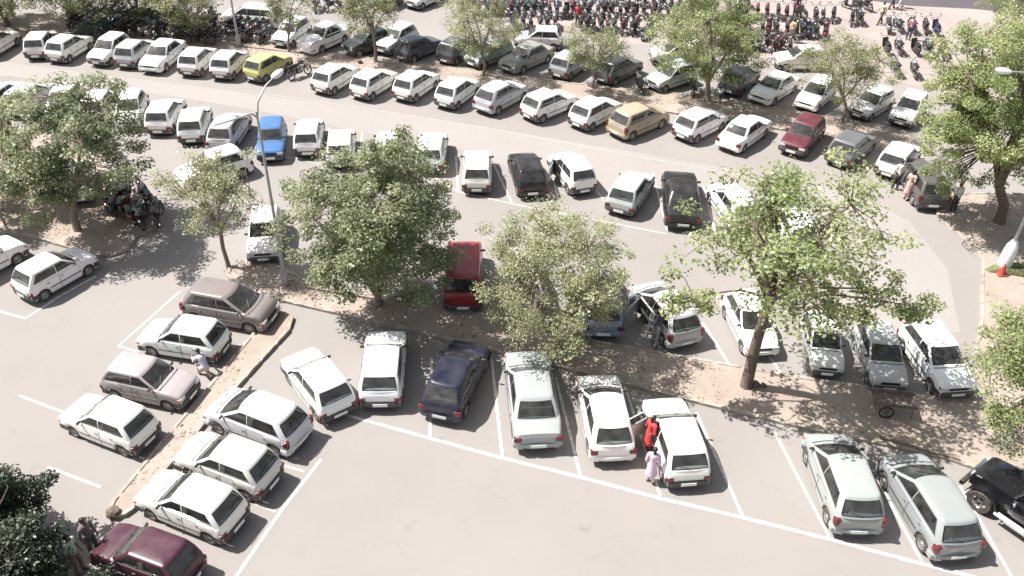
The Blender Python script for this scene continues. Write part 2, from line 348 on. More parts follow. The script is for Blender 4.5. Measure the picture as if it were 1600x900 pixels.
CARTABLE = [  # kind, (x, y, heading, size), colour, what it looks like
 ('A1', 'hatch', (-33.05, 52.64, 82.7, 0.967), 'white', 'white hatchback at the far left end of the upper road row'),
 ('A2', 'hatch', (-30.18, 52.67, 98.8, 0.951), 'offwhite', 'dusty white hatchback second from the left end of the upper road row'),
 ('A3', 'hatch', (-28.25, 52.27, 78.5, 0.958), 'white', 'white hatchback beside the bare kerb left of the palm shrub, nose away'),
 ('A4', 'hatch', (-25.6, 51.93, 259.3, 0.935), 'white', 'white hatchback with its bonnet towards the road, fourth of the upper road row'),
 ('A5', 'hatch', (-23.86, 51.75, 82.6, 0.975), 'lightgrey', 'pale grey white hatchback fifth from the left in the upper road row'),
 ('A6', 'sedan', (-22.06, 51.42, 261.8, 0.932), 'white', 'long white car with three side windows and bonnet towards the road'),
 ('A7', 'hatch', (-19.7, 50.8, 83.5, 0.956), 'white', "white hatchback between the long white car and the yellow car's neighbour"),
 ('A8', 'hatch', (-17.66, 50.44, 83.6, 0.963), 'white', 'white hatchback directly left of the yellow car'),
 ('A9', 'hatch', (-15.25, 50.17, 64.6, 0.953), 'yellow', 'yellow hatchback under the tall lamp arm in the upper road row'),
 ('A10', 'hatch', (-10.85, 48.76, 63.9, 0.973), 'white', 'white hatchback just right of the leaning motorcycle'),
 ('A11', 'hatch', (-8.47, 48.17, 61.9, 0.971), 'white', 'white hatchback second to the right of the leaning motorcycle'),
 ('A12', 'hatch', (-5.98, 48.07, 63.3, 0.983), 'white', 'white hatchback third to the right of the leaning motorcycle'),
 ('A13', 'hatch', (-3.47, 47.26, 63.4, 0.979), 'white', 'white hatchback left of the silver tall hatchback in the upper road row'),
 ('A14', 'round', (-0.92, 46.81, 53.6, 1.022), 'lightgrey', 'silver white tall hatchback with green tinted rear glass and red corner light'),
 ('A15', 'hatch', (1.82, 45.84, 44.5, 1.021), 'white', 'white hatchback right of the silver tall hatchback'),
 ('A16', 'hatch', (4.43, 45.02, 48.9, 1.009), 'white', 'white hatchback immediately left of the tan car'),
 ('A17', 'modern', (6.75, 44.07, 41.6, 0.975), 'tan', 'tan gold hatchback between white cars in the upper road row'),
 ('A18', 'hatch', (10.17, 43.9, 44.4, 1.024), 'white', 'white hatchback right of the tan car'),
 ('A19', 'sedan', (12.46, 43.08, 50.8, 0.945), 'white', 'white saloon just left of the maroon car'),
 ('A20', 'hatch', (15.52, 42.72, 236.6, 1.03), 'maroon', 'maroon hatchback facing the road between white and grey cars'),
 ('A21', 'hatch', (17.83, 41.58, 50.5, 1.046), 'greymet', 'grey hatchback parked right of the maroon car'),
 ('A22', 'hatch', (19.94, 40.44, 52.8, 1.012), 'white', 'white hatchback left of the dark grey estate car'),
 ('A23', 'wagon', (20.26, 38.09, 87.1, 0.956), 'darkgrey', 'dark grey estate car with people at both sides'),
 ('B0', 'hatch', (-15.01, 55.65, 253.9, 0.953), 'white', 'white hatchback behind a thin trunk left of the vintage white saloon'),
 ('B1', 'vintage', (-12.7, 54.85, 237.6, 0.879), 'white', 'rounded vintage white saloon with its bonnet towards the camera'),
 ('B2', 'hatch', (-9.84, 54.32, 221.6, 0.933), 'blackgreen', 'black car deep in tree shade right of the vintage saloon'),
 ('B3', 'hatch', (-8.04, 54.98, 241.5, 0.991), 'palegreen', 'pale green car behind the tree trunk left of the grey blue car'),
 ('B4', 'hatch', (-6.44, 53.77, 51.8, 0.972), 'slate', 'slate blue grey hatchback in the shade of the back row'),
 ('B5', 'hatch', (-3.96, 53.6, 63.0, 0.949), 'charcoal', 'charcoal hatchback under the leaves right of the slate blue car'),
 ('B6', 'hatch', (-1.87, 53.04, 229.0, 0.98), 'greygreen', 'grey green car half behind a tree trunk in the back row'),
 ('B7', 'sedan', (0.54, 52.63, 229.5, 0.954), 'champagne', 'champagne saloon with dark windscreen in the back row'),
 ('B7b', 'hatch', (1.29, 55.79, 178.3, 0.931), 'white', 'white hatchback parked sideways behind the champagne saloon'),
 ('B8', 'hatch', (3.28, 51.8, 58.1, 0.979), 'silver', 'silver hatchback with bright rear glass left of the thin trunk'),
 ('B9', 'hatch', (6.21, 51.17, 48.2, 1.016), 'greymet', 'grey hatchback right of the thin trunk in the back row'),
 ('B10', 'hatch', (9.33, 50.16, 217.2, 0.944), 'lightgrey', 'silver white hatchback partly under the leafy back row tree'),
 ('B10b', 'hatch', (10.12, 53.72, 183.7, 0.974), 'cream', 'cream white car standing behind the leafy back row tree'),
 ('B11', 'hatch', (13.54, 50.14, 56.6, 1.021), 'grey2', 'mid grey hatchback right of the thick trunk in the back row'),
 ('B12', 'sedan', (15.41, 49.0, 228.5, 0.936), 'white', 'white saloon with green tinted windscreen in the back row'),
 ('B13', 'round', (17.69, 48.19, 233.9, 0.949), 'white', 'white rounded hatchback left of the thin red brown trunk'),
 ('B14', 'hatch', (20.61, 47.06, 224.4, 0.947), 'offwhite', 'off white hatchback with black windscreen right of the thin trunk'),
 ('B15', 'hatch', (22.53, 46.41, 235.2, 0.964), 'white', 'shiny white car at the right end of the back row'),
 ('B16', 'hatch', (18.04, 53.5, 183.4, 0.969), 'white', 'white car behind the small tree near the parked motorcycles'),
 ('T1', 'hatch', (-7.0, 63.5, 237.0, 0.968), 'white', 'white car cut by the top edge left of the bushy tree'),
 ('T2', 'hatch', (-9.24, 63.54, 252.1, 0.96), 'greymet', 'grey car cut by the top edge beside a white one'),
 ('T3', 'wagon', (-18.28, 58.29, 172.0, 0.95), 'offwhite', 'long pale vehicle behind the dark motorcycles at the top left'),
 ('C1', 'hatch', (-28.88, 44.89, 80.0, 1.0), 'white', 'white hatchback at the left end of the lower road row'),
 ('C2', 'hatch', (-27.31, 44.85, 84.0, 1.0), 'lightgrey', 'pale grey hatchback second in the lower road row behind leaves'),
 ('C3', 'hatch', (-25.22, 44.35, 273.5, 0.908), 'white', 'white car third in the lower road row screened by branches'),
 ('C4', 'hatch', (-23.17, 44.26, 97.5, 0.979), 'white', 'white hatchback at the edge of the big left tree crown'),
 ('C5', 'round', (-21.22, 43.67, 279.3, 0.907), 'white', 'white car with mirror like windscreen facing the camera in the lower road row'),
 ('C6', 'hatch', (-19.16, 43.19, 93.2, 0.989), 'white', 'white hatchback second to the left of the grey silver one in the lower road row'),
 ('C7', 'hatch', (-17.28, 42.28, 99.2, 0.988), 'white', 'white hatchback directly left of the grey silver one in the lower road row'),
 ('C8', 'round', (-15.23, 41.54, 88.4, 1.001), 'lightgrey', 'silver hatchback behind the lamp post left of the blue car'),
 ('C9', 'hatch', (-12.74, 40.59, 279.5, 0.965), 'blue', 'bright blue hatchback facing the camera'),
 ('C10', 'hatch', (-10.93, 41.23, 96.6, 0.975), 'white', 'white hatchback right of the bright blue car'),
 ('C11', 'hatch', (-9.04, 40.11, 97.6, 0.984), 'white', 'white hatchback touching the top left of the dense central tree'),
 ('C11b', 'hatch', (-6.54, 40.04, 93.4, 1.006), 'white', 'white hatchback almost hidden behind the dense central tree'),
 ('C12', 'hatch', (-4.32, 39.93, 90.0, 1.007), 'white', 'white hatchback emerging at the right of the dense central tree'),
 ('C13', 'hatch', (-1.9, 38.09, 91.9, 1.013), 'white', 'white hatchback left of the black one in the middle row'),
 ('C14', 'hatch', (0.58, 37.91, 99.9, 1.034), 'black', 'black hatchback between two white cars in the middle row'),
 ('C15', 'hatch', (2.82, 38.19, 110.2, 0.996), 'white', 'white hatchback parked askew right of the black hatchback'),
 ('C16', 'hatch', (5.62, 36.4, 65.7, 1.021), 'lightgrey', 'silver white hatchback with twigs across its roof'),
 ('C17', 'sedan', (7.97, 35.9, 85.2, 1.079), 'black', 'long black saloon with foliage over its tail'),
 ('C18', 'round', (10.34, 35.36, 100.3, 0.997), 'white', 'white car behind the upper left branches of the tall bare limbed tree'),
 ('C19', 'hatch', (12.77, 33.53, 91.5, 0.943), 'white', 'white car behind the upper right branches of the tall bare limbed tree'),
 ('D1', 'round', (-14.86, 37.44, 218.0, 1.0), 'white', 'white rounded car behind the thin left tree'),
 ('D2', 'hatch', (-10.94, 31.77, 279.5, 0.96), 'white', 'white hatchback facing the camera beside the lamp post'),
 ('D3', 'hatch', (-20.85, 35.91, 111.5, 0.979), 'palegreen', 'pale car in the shade of the big left tree'),
 ('D4', 'hatch', (-22.17, 29.24, 60.0, 1.0), 'white', 'white car cut by the left edge beside another white hatchback'),
 ('D5', 'hatch', (-18.82, 28.62, 59.1, 0.94), 'white', 'white hatchback at left with its nose at the curved kerb'),
 ('D6', 'van', (-2.03, 29.23, 92.5, 0.976), 'red', 'red van with sunlit roof and shaded rear between two crowns'),
 ('D7', 'hatch', (-6.69, 31.4, 96.3, 1.054), 'bluewhite', 'pale blue white car glimpsed through the dense central tree'),
 ('D8', 'hatch', (0.44, 28.93, 94.9, 0.998), 'white', 'white car glimpsed through the pale olive tree'),
 ('D9', 'round', (3.57, 27.71, 89.9, 1.103), 'steelblue', 'steel blue car standing at the right of the pale olive tree'),
 ('D10', 'modern', (6.09, 27.07, 111.2, 0.959), 'lightgrey', 'silver hatchback with its near front door open'),
 ('D11', 'round', (9.37, 26.53, -82.8, 0.913), 'white', 'white car behind the trunk of the tall bare limbed tree'),
 ('D12', 'hatch', (11.89, 25.38, -95.8, 0.879), 'offwhite', 'off white car facing the camera, first right of the thick trunk'),
 ('D13', 'hatch', (13.89, 24.75, -93.4, 0.939), 'lightgrey', 'pale grey car facing the low brown cart'),
 ('D14', 'hatch', (15.98, 24.67, -83.2, 1.026), 'white', 'white car facing the camera at the right end of its row'),
 ('E1', 'modern', (-11.05, 26.62, -12.9, 0.946), 'taupe', 'taupe brown hatchback with its nose at the narrow kerbed strip'),
 ('E2', 'hatch', (-12.26, 24.65, 169.4, 0.957), 'white', 'white hatchback with a kneeling person at its rear wheel'),
 ('E3', 'hatch', (-12.69, 22.26, -13.4, 0.948), 'warmgrey', 'grey pink sided hatchback with pale roof facing the kerbed strip'),
 ('E4', 'hatch', (-13.38, 20.29, 157.8, 0.96), 'white', 'white hatchback nearest the bottom left on the far side of the kerbed strip'),
 ('F1', 'modern', (-8.48, 20.6, 156.3, 0.95), 'pearl', 'pearl white rounded hatchback at the head of the lower left row'),
 ('F2', 'hatch', (-8.94, 18.64, 158.2, 0.996), 'offwhite', 'off white hatchback in the middle of the lower left row'),
 ('F3', 'hatch', (-9.6, 17.0, 158.1, 0.993), 'white', 'white hatchback just above the purple maroon car'),
 ('F4', 'hatch', (-10.26, 15.06, 160.4, 0.929), 'plum', 'purple maroon hatchback at the bottom edge beside two standing people'),
 ('G1', 'hatch', (-6.82, 22.5, 126.9, 1.01), 'white', 'white hatchback parked askew at the left of the lower centre row'),
 ('G2', 'hatch', (-4.59, 23.42, 93.4, 1.072), 'white', 'white hatchback with black bumper directly left of the navy car'),
 ('G3', 'round', (-1.9, 22.92, 75.5, 1.055), 'navy', 'navy blue hatchback in the lower centre row'),
 ('G4', 'sedan', (0.8, 22.09, 95.8, 1.076), 'silver', 'silver saloon with large sloping rear glass right of the navy car'),
 ('G5', 'round', (3.31, 21.28, 95.2, 1.05), 'white', 'smooth all white hatchback between the silver saloon and the boxy white one'),
 ('G6', 'hatch', (5.58, 20.23, 97.2, 1.056), 'white', 'boxy white hatchback with its driver door open and two women beside it'),
 ('G7', 'modern', (10.71, 18.65, 90.4, 1.01), 'silver', 'silver white hatchback left of the pair at the lower right'),
 ('G8', 'modern', (13.15, 17.83, 98.3, 1.012), 'silver2', 'silver hatchback with wide rear glass at the lower right, left of the black jeep'),
]

# ------------------------------------------------------------------ cars (x runs from the tail, 0, to the nose, L)
CT = {
 'hatch': dict(L=3.335, W=1.44, H=1.40, belt=.92, xrb=.07, xrr=.40, xrf=1.78, xwb=2.42, wb=.625, wr=.535, ww=(.56, 2.735), r=.262, nose=.66, hood=.80, tail=.86, bump='black', tl='low', bow=.05, rc=.10),
 'round': dict(L=3.52, W=1.50, H=1.43, belt=.93, xrb=.10, xrr=.52, xrf=1.82, xwb=2.62, wb=.65, wr=.51, ww=(.60, 2.93), r=.27, nose=.60, hood=.82, tail=.88, bump='body', tl='mid', bow=.13, rc=.17),
 'modern': dict(L=3.72, W=1.62, H=1.50, belt=.97, xrb=.08, xrr=.46, xrf=2.02, xwb=2.95, wb=.70, wr=.55, ww=(.62, 3.04), r=.285, nose=.62, hood=.86, tail=.92, bump='body', tl='tall', bow=.13, rc=.15),
 'wagon': dict(L=4.30, W=1.66, H=1.50, belt=.97, xrb=.08, xrr=.42, xrf=2.55, xwb=3.35, wb=.72, wr=.58, ww=(.78, 3.40), r=.29, nose=.66, hood=.88, tail=.92, bump='body', tl='tall', bow=.10, rc=.12, nw=3),
 'van': dict(L=4.10, W=1.62, H=1.80, belt=1.08, xrb=.06, xrr=.22, xrf=2.60, xwb=3.22, wb=.73, wr=.64, ww=(.75, 3.25), r=.32, nose=.78, hood=.98, tail=1.0, bump='black', tl='mid', bow=.05, rc=.10, nw=3),
 'sedan': dict(L=4.10, W=1.58, H=1.39, belt=.91, xrb=.66, xrr=1.18, xrf=2.36, xwb=3.02, wb=.68, wr=.54, ww=(.74, 3.24), r=.27, nose=.62, hood=.82, tail=.86, bump='body', tl='mid', bow=.10, rc=.13, nw=2),
 'vintage': dict(L=4.32, W=1.66, H=1.58, belt=1.02, xrb=.72, xrr=1.32, xrf=2.42, xwb=2.95, wb=.66, wr=.50, ww=(.82, 3.28), r=.30, nose=.72, hood=.98, tail=.90, bump='chrome', tl='low', bow=.12, rc=.22, crown=.10),
}
def car_proto(kind):
    p = CT[kind]; L, W, H = p['L'], p['W'], p['H']; hw = W/2; cx = L/2; belt = p['belt']
    root = empty('parked_car'); X0 = Matrix.Translation((-cx, 0, 0))
    sill = .21; ra = p['r']+.055; crown = p.get('crown', .025)
    # top line of the lower body
    def ztop(x):
        K = [(0, p['tail']-.14), (.05, p['tail']), (max(p['xrb']-.02, .10), belt if p['xrb'] < .3 else p['tail']+.02), (p['xrb']+.05, belt), (p['xwb'], belt), (p['xwb']+.12, belt-.03), ((p['xwb']+L)/2, (belt+p['hood'])/2-.005), (L-.16, p['hood']-.02), (L-.05, p['nose']+.07), (L, p['nose'])]
        for (a, za), (b, zb) in zip(K, K[1:]):
            if x <= b: return za+(zb-za)*(x-a)/max(b-a, 1e-6)
        return p['nose']
    def half(x):
        u = (x-L*.5)/(L*.5); e = abs(u)
        return hw*(1-(.055 if kind in ('hatch', 'van') else .10)*e**4-.05*max(0, e-.93)/.07)
    def zb(x):
        z = sill+(.05 if x < .12 or x > L-.12 else 0)
        for xw in p['ww']:
            d = abs(x-xw)
            if d < ra: z = max(z, p['r']+sqrt(ra*ra-d*d)*.98)
        return z
    xs = {0, .02, .05, .10, .2, L-.2, L-.12, L-.05, L-.02, L, L*.5, p['xwb'], p['xwb']+.12, (p['xwb']+L)/2, p['xrb']+.05, max(p['xrb']-.02, .12)}
    for xw in p['ww']:
        for k in range(-7, 8): xs.add(round(xw+ra*sin(pi/2*k/7), 4))
        xs |= {xw-ra-.012, xw+ra+.012}
    xs = sorted(x for x in xs if 0 <= x <= L); xs = [x for i, x in enumerate(xs) if i == 0 or x-xs[i-1] > .008]
    rows = []
    for x in xs:
        h = half(x); t = ztop(x); b = zb(x); r = []
        for fy, fz in ((.86, .0), (.975, .015), (.992, .10), (1.0, .36), (.998, .55), (.975, .78), (.95, .92), (.915, .975), (.84, 1.0)):
            r.append((x, h*fy, b+(t-b)*fz))
        if kind == 'vintage' and (x > p['xwb'] or x < p['xrb']):   # separate wings beside a raised bonnet
            r += [(x, h*.66, t-.03), (x, h*.54, t+.03), (x, h*.25, t+crown), (x, 0, t+crown+.01)]
        else: r += [(x, h*.6, t+crown*.55), (x, h*.3, t+crown*.9), (x, 0, t+crown)]
        rows.append(r+[(a, -b_, c) for a, b_, c in r[-2::-1]])
    mb = MB(); n = len(rows[0]); nh = n//2
    vs = [q for rw in rows for q in rw]; fs = []
    for i in range(len(rows)-1):
        xm = (rows[i][0][0]+rows[i+1][0][0])/2
        for j in range(n-1):
            if p['xrb']+.10 < xm < p['xwb']-.02 and 8 <= j <= n-10: continue      # the cabin is open below
            fs.append((i*n+j, i*n+j+1, (i+1)*n+j+1, (i+1)*n+j))
    mb.add(vs, fs, 0, X0)
    for rr in (rows[0], rows[-1]): mb.add([(q[0], q[1], q[2]) for q in rr], [tuple(range(n))], 1, X0)
    # cabin: rounded rectangle rings from the belt up, then closing over the roof
    def ring(t):
        s = max(0, min(1, t)); bul = .035*sin(pi*min(s, 1)*.9)
        return dict(x0=p['xrb']+(p['xrr']-p['xrb'])*s-bul*.6, x1=p['xwb']+(p['xrf']-p['xwb'])*s+bul*.6, w=p['wb']+.03+(p['wr']-p['wb'])*s+bul*.7-.03*(1-s)*0, z=belt-.03+(H-.055-belt+.03)*s)
    def loop(x0, x1, wd, z, r, bow, fine=True):
        out = []
        cs = [(x1-r, wd-r, 0), (x0+r, wd-r, 90), (x0+r, -wd+r, 180), (x1-r, -wd+r, 270)]
        for c, (a, b, s0) in enumerate(cs):
            for k in range(5):
                an = radians(s0+22.5*k); out.append((a+r*cos(an), b+r*sin(an), z))
            nx = cs[(c+1) % 4]; m = 56 if c in (0, 2) else 40
            e = out[-1]; s1 = radians(nx[2]); f = (nx[0]+r*cos(s1), nx[1]+r*sin(s1))
            for k in range(1, m): out.append((e[0]+(f[0]-e[0])*k/m, e[1]+(f[1]-e[1])*k/m, z))
        res = []
        for x, y, z_ in out:
            mid = (x0+x1)/2; u = (x-mid)/((x1-x0)/2); b_ = bow*(1-(y/wd)**2)
            res.append((x+(b_*max(0, u)**3 - b_*.6*max(0, -u)**3), y, z_))
        return res
    rc = p['rc']; bow = p['bow']
    rear_m = .11 if kind in ('hatch', 'van') else .13; rt = (.14, .86) if kind in ('hatch', 'van') else (.16, .86)
    nw = p.get('nw', 2); mid = (p['xrr']+p['xwb'])/2-.02 if kind != 'vintage' else (p['xrr']+p['xwb'])/2-.08
    xa = lambda t: ring(t)['x0']+rc*.9+(.10 if nw == 2 else .03); xb = lambda t: ring(t)['x1']-rc*.9-.02
    if nw == 2: cuts = [(xa, lambda t: mid-.035), (lambda t: mid+.035, xb)]
    else:
        q1 = p['xrr']+(p['xwb']-p['xrr'])*.26; q2 = p['xrr']+(p['xwb']-p['xrr'])*.60
        cuts = [(xa, lambda t: q1-.03), (lambda t: q1+.03, lambda t: q2-.035), (lambda t: q2+.035, xb)]
    def glazed(x, y, t, e=.009):
        g = ring(t); et = e/.45
        if x > g['x1']-.03: return .13-et < t < .90+et and abs(y) < g['w']-.085+e
        if x < g['x0']+.03: return rt[0]-et < t < rt[1]+et and abs(y) < g['w']-rear_m+e
        if abs(y) > g['w']-.02: return .17-et < t < .86+et and any(a(t)-e < x < b(t)+e for a, b in cuts)
        return False
    NT = 26; L0 = [loop(g['x0'], g['x1'], g['w'], g['z'], rc, bow) for g in (ring(k/NT) for k in range(NT+1))]
    g = ring(1)
    for ins, dz in ((.018, .018), (.05, .034), (.12, .046), (.26, .054), (.42, .058)):
        L0.append(loop(g['x0']+ins, g['x1']-ins, g['w']-ins, g['z']+dz, max(rc-ins, .03) if ins < .1 else .05, bow*max(0, 1-ins*2)))
    vs = [q for l in L0 for q in l]; m = len(L0[0]); fs = []
    for i in range(len(L0)-1):
        for k in range(m):
            q = (i*m+k, i*m+(k+1) % m, (i+1)*m+(k+1) % m, (i+1)*m+k)
            if i < NT:
                c_ = sum((Vector(vs[a]) for a in q), Vector())/4
                if glazed(c_.x, c_.y, (i+.5)/NT): continue
            fs.append(q)
    fs.append(tuple((len(L0)-1)*m+k for k in range(m)))
    mb.add(vs, fs, 0, X0)
    body = mb.build('body', [M_BODY, M_PAINT], root, 38)
    # panes, each with its rubber surround, laid a few millimetres proud of the cabin
    def pane(name, pt, nrm, u0, u1, t0, t1, seal=.022, fx=None, slant=None, parent=root):
        mb = MB(); nu, nt_ = 8, 5; gt = seal/.45
        ts = [t0-gt]+[t0+(t1-t0)*j/nt_ for j in range(nt_+1)]+[t1+gt]; grid_ = []
        for t in ts:
            a, b = u0(t), u1(t); us = [a-seal]+[a+(b-a)*i/nu for i in range(nu+1)]+[b+seal]
            grid_.append([Vector(pt(u, t))+Vector(nrm(u, t))*.005 for u in us])
        nc = nu+3; vs = [q for rw in grid_ for q in rw]
        ringf = [(i*nc+j, i*nc+j+1, (i+1)*nc+j+1, (i+1)*nc+j) for i in range(len(ts)-1) for j in range(nc-1) if i in (0, len(ts)-2) or j in (0, nc-2)]
        mb.add(vs, ringf, 1, X0); mb.grid([[q for q in rw[1:-1]] for rw in grid_[1:-1]], 0, X0)
        return mb.build(name, [M_GLASS, M_RUB], parent, 40, recalc=False)
    def ptf(y, t):
        g = ring(t); return (g['x1']+bow*(1-(y/g['w'])**2), y, g['z'])
    def ptr(y, t):
        g = ring(t); return (g['x0']-bow*.6*(1-(y/g['w'])**2), y, g['z'])
    sf = atan2(H-belt, p['xwb']-p['xrf']); sr = atan2(H-belt, p['xrr']-p['xrb'])
    nf = lambda y, t: (sin(sf), .25*y, cos(sf)); nr_ = lambda y, t: (-sin(sr), .25*y, cos(sr))
    o = pane('windscreen', ptf, nf, lambda t: -(ring(t)['w']-.085), lambda t: ring(t)['w']-.085, .13, .90)
    if kind in ('hatch', 'van'): o = pane('rear_window', ptr, nr_, lambda t: -(ring(t)['w']-.11), lambda t: ring(t)['w']-.11, .14, .86)
    else: pane('rear_window', ptr, nr_, lambda t: -(ring(t)['w']-.13), lambda t: ring(t)['w']-.13, .16, .86)
    for sgn in (1, -1):
        def pts_(x, t, sgn=sgn):
            g = ring(t); return (x, sgn*g['w'], g['z'])
        ns = lambda x, t, sgn=sgn: (0, sgn*.96, .28)
        for a, b in cuts: pane('side_window', pts_, ns, a, b, .17, .86, .014)
        # doors: seam outline with the skin just inside it
        def side(x, f, sgn=sgn):
            h = half(x); t = ztop(x); bb = sill; K = [(.015, .975), (.10, .992), (.36, 1.0), (.55, .998), (.78, .975), (.92, .95)]
            for (a, ya), (b, yb) in zip(K, K[1:]):
                if f <= b: y = ya+(yb-ya)*(f-a)/(b-a); break
            else: y = .95
            return Vector((x, sgn*h*y, bb+(t-bb)*f))
        wr0, wr1 = p['ww']; d0 = wr0+ra*.55; d2 = wr1-ra-.05; fr = .05
        for a, b, fl in (((d0, mid, 'r'), (mid+.012, d2, 'f')) if kind not in ('van',) else ((d0+.25, mid, 'r'), (mid+.012, d2, 'f'))):
            mb = MB()
            def lo(x, f):   # the rear door is cut round the wheel arch
                dd = abs(x-wr0)
                z0 = (p['r']+sqrt(max(0, (ra+.03)**2-dd*dd)) if dd < ra+.03 else 0); fm = (z0-sill)/(ztop(x)-sill) if z0 else 0
                return max(f, fm+.02) if fl == 'r' else f
            for mi, off, gr in ((1, .003, .0), (0, .006, .011)):
                rws = []
                for j in range(7):
                    f = (fr+gr*1.5)+(.90-fr-gr*1.2)*j/6
                    row = []
                    for i in range(11):
                        x = a+gr+(b-a-2*gr)*i/10; fb = lo(x, fr)+gr*1.5; ff = fb+(.90-gr-fb)*j/6
                        q = side(x, ff); row.append(q+Vector((0, sgn*off, 0)))
                    rws.append(row)
                mb.grid(rws, mi, X0)
            d = mb.build('door', [M_PAINT, M_RUB], root, 40, recalc=False)
            hb = MB(); q = side(a+.14, .74); hb.box((q.x, q.y+sgn*.012, q.z), (.13, .03, .03), 0, X0, .008); hb.build('door_handle', M_PLAS, d)
        mb = MB(); mb.grid([[side(x, f)+Vector((0, sgn*o_, 0)) for x in [wr0+ra+.03+(wr1-wr0-2*ra-.06)*i/10 for i in range(11)]] for f, o_ in ((.36, .004), (.365, .016), (.43, .016), (.435, .004))], 0, X0); mb.build('side_moulding', M_PLAS, root, 30, False)
        # mirror
        mb = MB(); q = Vector((p['xwb']-.22, sgn*(ring(.1)['w']+.09), belt+.07)); mb.box(q, (.07, .15, .10), 0, X0, .02); mb.tube([(q.x, sgn*(ring(.1)['w']-.02), belt+.02), (q.x, q.y, q.z)], .018, 6, 0, X0); mb.build('wing_mirror', M_PLAS, root)
    # underside and wheel wells
    mb = MB(); mb.box((L/2, 0, .30), (L-.36, W*.66, .22), 0, X0)
    mb.box((L/2, 0, .44), (L-.5, W*.70, .18), 0, X0); mb.box((L/2, 0, .50), (p['xwb']-p['xrb'], W*.86, .06), 0, X0)
    for xw in p['ww']: mb.box((xw, 0, p['r']+.02), (2*ra-.02, W*.62, 2*ra-.1), 0, X0)
    mb.build('underbody', M_RUB, root)
    # seats, dashboard, steering wheel, parcel shelf
    xs0 = p['xrb']+.30 if kind not in ('sedan', 'vintage') else p['xrb']+.22
    for sx, ww_ in ((xs0+.18, 0), (mid-.12, 1)):
        for sgn in ((0,) if not ww_ else (1, -1)):
            mb = MB(); wd_ = p['wr']*1.9 if not ww_ else .46
            mb.box((sx+.25, sgn*.31, .60), (.48, wd_, .14), 0, X0, .04); mb.box((sx, sgn*.31, .86), (.13, wd_, .50), 0, X0 @ Matrix.Translation((sx, 0, .86)) @ Matrix.Rotation(-.18, 4, 'Y') @ Matrix.Translation((-sx, 0, -.86)), .04)
            if ww_: mb.box((sx-.07, sgn*.31, 1.15), (.07, .24, .14), 0, X0, .03)
            mb.build('seat', M_INSEAT, root)
    mb = MB(); mb.box((p['xwb']-.16, 0, belt-.10), (.34, p['wb']*1.86, .20), 0, X0, .05); db = mb.build('dashboard', M_PLAS, root)
    mb = MB(); mb.lathe([(.165, -.012), (.185, -.015), (.195, 0), (.185, .015), (.165, .012)], 16, 0, X0 @ Matrix.Translation((p['xwb']-.40, -.31, belt-.03)) @ Matrix.Rotation(radians(62), 4, 'Y'), True); mb.build('steering_wheel', M_RUB, db)
    if kind in ('hatch', 'round', 'modern'): mb = MB(); mb.box((p['xrb']+.22, 0, belt-.05), (.36, p['wb']*1.8, .03), 0, X0, .008); mb.build('parcel_shelf', M_INSEAT, root)
    # bumpers wrap the ends
    bm_ = {'black': M_PLAS, 'body': M_PAINT, 'chrome': M_CHR}[p['bump']]
    for end in (0, 1):
        prof = []; x_ = L if end else 0; s = 1 if end else -1
        z0, z1, th = (.27, .49, .07) if p['bump'] != 'chrome' else (.40, .52, .10)
        out = []; N = 16
        for i in range(N+1):
            u = -1+2*i/N; y = u*(hw*.985); xx = x_+s*(th-.13*abs(u)**(6 if kind in ('hatch', 'van') else 3))
            out.append((xx, y))
        out = [(x_-s*.30, -hw*.99)]+out+[(x_-s*.30, hw*.99)]
        inn = [(x_-s*.30, -hw*.90)]+[(x_-s*.06, y*.9) for _, y in out[1:-1]]+[(x_-s*.30, hw*.90)]
        mb = MB(); rws = []
        for (ox, oy), (ix, iy) in zip(out, inn): rws.append([(ix, iy, z0), (ox-s*.015, oy*.985, z0), (ox, oy, z0+.03), (ox, oy, z1-.03), (ox-s*.02, oy*.985, z1), (ix, iy, z1)])
        mb.grid(rws, 0, X0)
        b = mb.build('bumper', bm_, root, 35)
        if p['bump'] == 'body':
            mb = MB(); mb.box((x_+s*(th+.004), 0, .30), (.02, W*.62, .07), 0, X0, .006); mb.build('bumper_grille', M_RUB, b)
        mb = MB(); mb.box((x_+s*(th+.012), 0, .40 if p['bump'] == 'black' else .44), (.012, .48, .115), 0, X0); mb.build('number_plate', M_PLATE, root)
    # lamps
    for sgn in (1, -1):
        hx = L-.02; zc = (p['nose']+.50)/2+.03
        mb = MB()
        if kind == 'vintage': mb.ball((L-.06, sgn*hw*.74, .74), (.09, .11, .11), 0, X0)
        else: mb.box((L-.045, sgn*hw*.70, zc), (.11, .30, .135), 0, X0, .02)
        mb.build('headlight', M_HEAD, root)
        if kind != 'vintage':
            mb = MB(); mb.box((L-.09, sgn*hw*.905, zc), (.10, .07, .10), 0, X0, .015); mb.build('indicator', M_ORA, root)
        mb = MB()
        if p['tl'] == 'low': mb.box((.012, sgn*hw*.80, .575), (.07, .22, .15), 0, X0, .012); mb.box((.05, sgn*hw*.945, .575), (.10, .05, .14), 0, X0, .01)
        elif p['tl'] == 'mid': mb.box((.02, sgn*hw*.82, .66), (.09, .24, .19), 0, X0, .02); mb.box((.07, sgn*hw*.945, .66), (.12, .05, .16), 0, X0, .012)
        else: mb.box((.045, sgn*hw*.86, .76), (.12, .15, .34), 0, X0, .03); mb.box((.12, sgn*hw*.935, .74), (.16, .07, .24), 0, X0, .02)
        mb.build('tail_light', M_TAIL, root)
    mb = MB(); mb.box((L-.015, 0, (p['nose']+.50)/2+.02), (.05, W*.50, .11), 0, X0, .01)
    for k in range(3): mb.box((L+.012, 0, (p['nose']+.50)/2-.01+.03*k), (.012, W*.48, .008), 0, X0)
    mb.build('grille', M_RUB if kind != 'vintage' else M_CHR, root)
